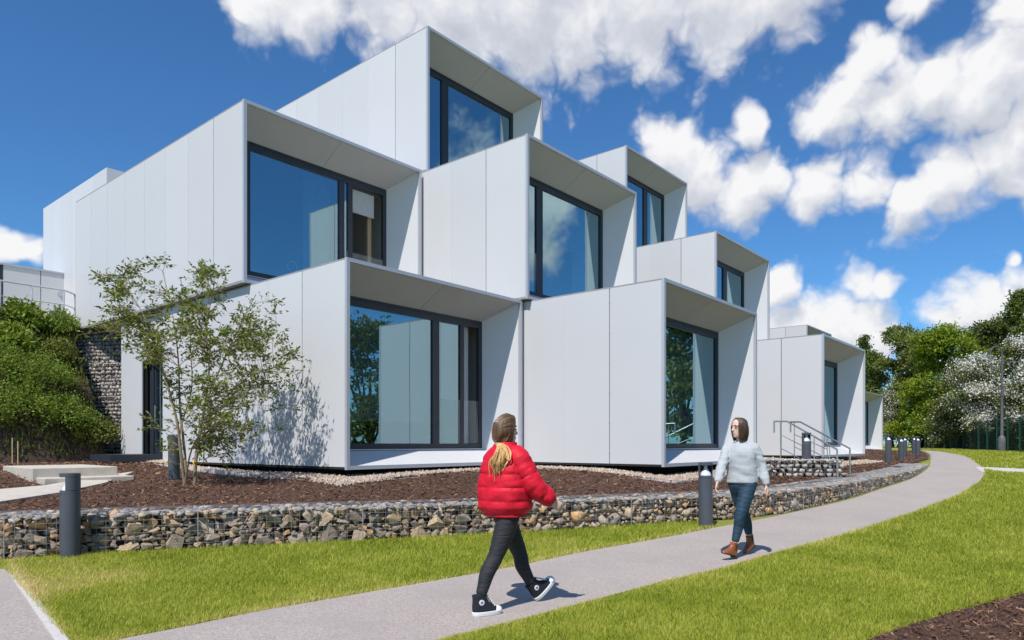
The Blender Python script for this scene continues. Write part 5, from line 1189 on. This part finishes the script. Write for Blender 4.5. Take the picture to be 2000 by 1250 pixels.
def woman_grey():
    h = Vector((-.55, -.83, 0)).normalized(); r = Vector((h.y, -h.x, 0)); rng = random.Random(4)
    base = G(1445, 1084); o = empty('person', base); tag(o, 'person in pale grey top, blue jeans and tan ankle boots walking towards the viewer', 'person')
    Yc = 8.1; g0 = base.z
    pel = P(1450, 945, Yc); pel.z = g0+.86; neck = P(1447, 861, Yc); hc = P(1444, 836, Yc-.02); up = (Zv*.995+h*.05).normalized(); fw = Vector((-.90, -.42, -.03)).normalized(); up = (up-fw*up.dot(fw)).normalized()
    hR, hL = pel+r*.08, pel-r*.08
    kL = P(1446, 1008, 7.96); kR = P(1455, 1008, 8.25)
    heelL = P(1437, 1089, 7.95); heelL.z = gz(7.95)+.016; toeL = heelL+Vector((-.80, -.50, .24)).normalized()*.24; fL = (toeL-heelL).normalized(); aL = heelL+fL*.06+(Zv-fL*Zv.dot(fL)).normalized()*.13
    toeR = P(1454, 1079, 8.2); toeR.z = gz(8.2)+.016; heelR = toeR+Vector((.66, .64, .30)).normalized()*.24; fR = (toeR-heelR).normalized(); aR = heelR+fR*.06+(Zv-fR*Zv.dot(fR)).normalized()*.13
    sR, sL = P(1421, 874, Yc+.06), P(1474, 874, Yc-.06); eR, wR = P(1409, 911, 8.06), P(1402, 941, 7.95); eL, wL = P(1488, 911, 8.04), P(1497, 947, 7.96)
    mb = MB(); head(mb, hc, up, fw, 1.0); limb(mb, [neck-Zv*.10, neck-Zv*.02, hc-up*.06-fw*.02], [.06, .05, .052], 14)
    mb.rings([ell(c, r, h, a, b) for c, a, b in [(pel-Zv*.06, .12, .09), (pel+Zv*.05, .14, .10), (pel+Zv*.20, .115, .085), (pel+Zv*.36, .14, .10), (neck-Zv*.08, .13, .08), (neck-Zv*.03, .06, .055)]])
    for s_, e_, w_ in ((sR, eR, wR), (sL, eL, wL)): limb(mb, [s_.lerp(neck-Zv*.07, .3)-Zv*.02, s_-Zv*.01, e_, w_], [.032, .034, .030, .023])
    for a_, k_, h_ in ((aR, kR, hR), (aL, kL, hL)): limb(mb, [h_, h_.lerp(k_, .5), k_, k_.lerp(a_, .4), a_], [.065, .055, .036, .033, .024])
    hand(mb, wR, P(1398, 962, 7.92)-wR, Vector((.9, .3, 0)), h, .55); hand(mb, wL, P(1503, 972, 7.94)-wL, Vector((-.9, .3, 0)), h, .5)
    for (hh, tt) in ((heelR, toeR), (heelL, toeL)): limb(mb, [hh.lerp(tt, .2)+Zv*.06, hh.lerp(tt, .5)+Zv*.045, hh.lerp(tt, .75)+Zv*.04], [.022, .020, .013])
    put('body', fuse(mb, .006, 3), 'skin', o, base); face_bits(hc, up, fw, o, base)
    mb = MB(); mb.rings([ell(pel+Zv*z, r, h, a, b, 24, 2.2) for z, a, b in ((-.11, .09, .08), (-.05, .155, .115), (.02, .16, .12), (.09, .145, .105), (.10, .13, .09))])
    for a_, k_, h_ in ((aR, kR, hR), (aL, kL, hL)): limb(mb, [h_+Zv*.02, h_.lerp(k_, .5)+h*.012, k_+h*.01, k_.lerp(a_, .35)-h*.015, k_.lerp(a_, .7)-h*.004, a_+(k_-a_).normalized()*.05], [.094, .084, .060, .058, .046, .041], 18)
    put('jeans', fuse(mb, .008, 6), 'blue', o, base)
    boot(o, base, aL, heelL, toeL); boot(o, base, aR, heelR, toeR)
    # loose top with full sleeves
    z0 = .878; bot = pel.copy(); bot.z = z0; topc = neck.copy(); topc.z -= .012; rs = []
    for i in range(41):
        f = i/40; c = bot.lerp(topc, f); a = np.interp(f, [0, .03, .2, .45, .68, .84, .93, 1], [.182, .186, .178, .168, .172, .160, .112, .072]); b = np.interp(f, [0, .03, .2, .45, .68, .84, .93, 1], [.125, .13, .128, .125, .13, .108, .085, .066])
        ring = ell(c, r, h, a, b, 44, 2.2)
        for v in ring: v += (v-c).normalized()*(noise.noise(v*7)*.014+noise.noise(Vector((v.x*8+v.z*10, v.y*8, v.z*18)))*.009)
        rs.append(ring)
    mb = MB(); mb.rings(rs)
    for s_, e_, w_ in ((sR, eR, wR), (sL, eL, wL)):
        pts = catmull([s_.lerp(neck-Zv*.05, .5)-Zv*.01, s_, s_.lerp(e_, .5), e_, e_.lerp(w_, .55), w_+(w_-e_).normalized()*.005], 8); m_ = len(pts); rad = list(np.interp(np.linspace(0, 1, m_), [0, .18, .4, .62, .85, .97, 1], [.044, .050, .057, .055, .052, .037, .033])); k0 = len(mb.v); mb.tube(pts, rad, 22)
        for v in mb.v[k0:]: v += noise.noise_vector(Vector((v.x*9, v.y*9, v.z*22)))*.010
    me = fuse(mb, .0075, 2); put('loose_top', me, 'grey', o, base)
    # straight shoulder-length hair, parted
    rt = fw.cross(up).normalized(); mb = MB(); paths = []
    for layer in (0, 1):
        for k in range(46):
            a = math.radians(-140+280*(k+.5)/46)+rng.uniform(-.03, .03)           # 0 = back of the head
            out = -fw*math.cos(a)+rt*math.sin(a); w = .080 if abs(math.sin(a)) > .5 else .092; g_ = .004*layer+rng.uniform(-.003, .003)
            side = 1 if math.sin(a) > 0 else -1; st = hc+up*.116+fw*(.045-.10*max(0, math.cos(a))*.5)+rt*(side*.006)
            m1 = hc+up*.078+out*(w*.72+g_)+fw*.008; m2 = hc+up*.01+out*(w*1.02+g_); m3 = hc-up*.07+out*(w*1.0+g_)-fw*.006; e_ = hc-up*(.148+rng.uniform(-.012, .012))+out*(w*.86+g_)-fw*.012
            paths.append([st, m1, m2, m3, e_])
    locks(mb, paths, .0105, rng)
    R_ = []
    for z, s_, b_ in ((-.12, .72, .9), (-.07, .95, 1), (-.02, 1.0, 1), (.02, 1.03, 1), (.06, 1.0, 1), (.09, .82, .85), (.112, .45, .5), (.121, .1, .1)): R_.append([v for v in ell(hc-fw*.022+up*z, rt, -fw, .076*s_, .082*b_, 26, 2.0) ])
    mb.rings([[v if (v-hc).dot(fw) < .03 or (v-hc).dot(up) > .085 else v-fw*((v-hc).dot(fw)-.03) for v in ring] for ring in R_]); mb.build('hair', 'hair_d', o, base, smooth=True)
    for w_, e_ in ((wL, eL),): 
        d = (w_-e_).normalized(); mb = MB(); mb.tube([w_+d*.012, w_+d*.02], .0265, 16); mb.build('bracelet', 'black', o, base, smooth=True)
woman_grey()
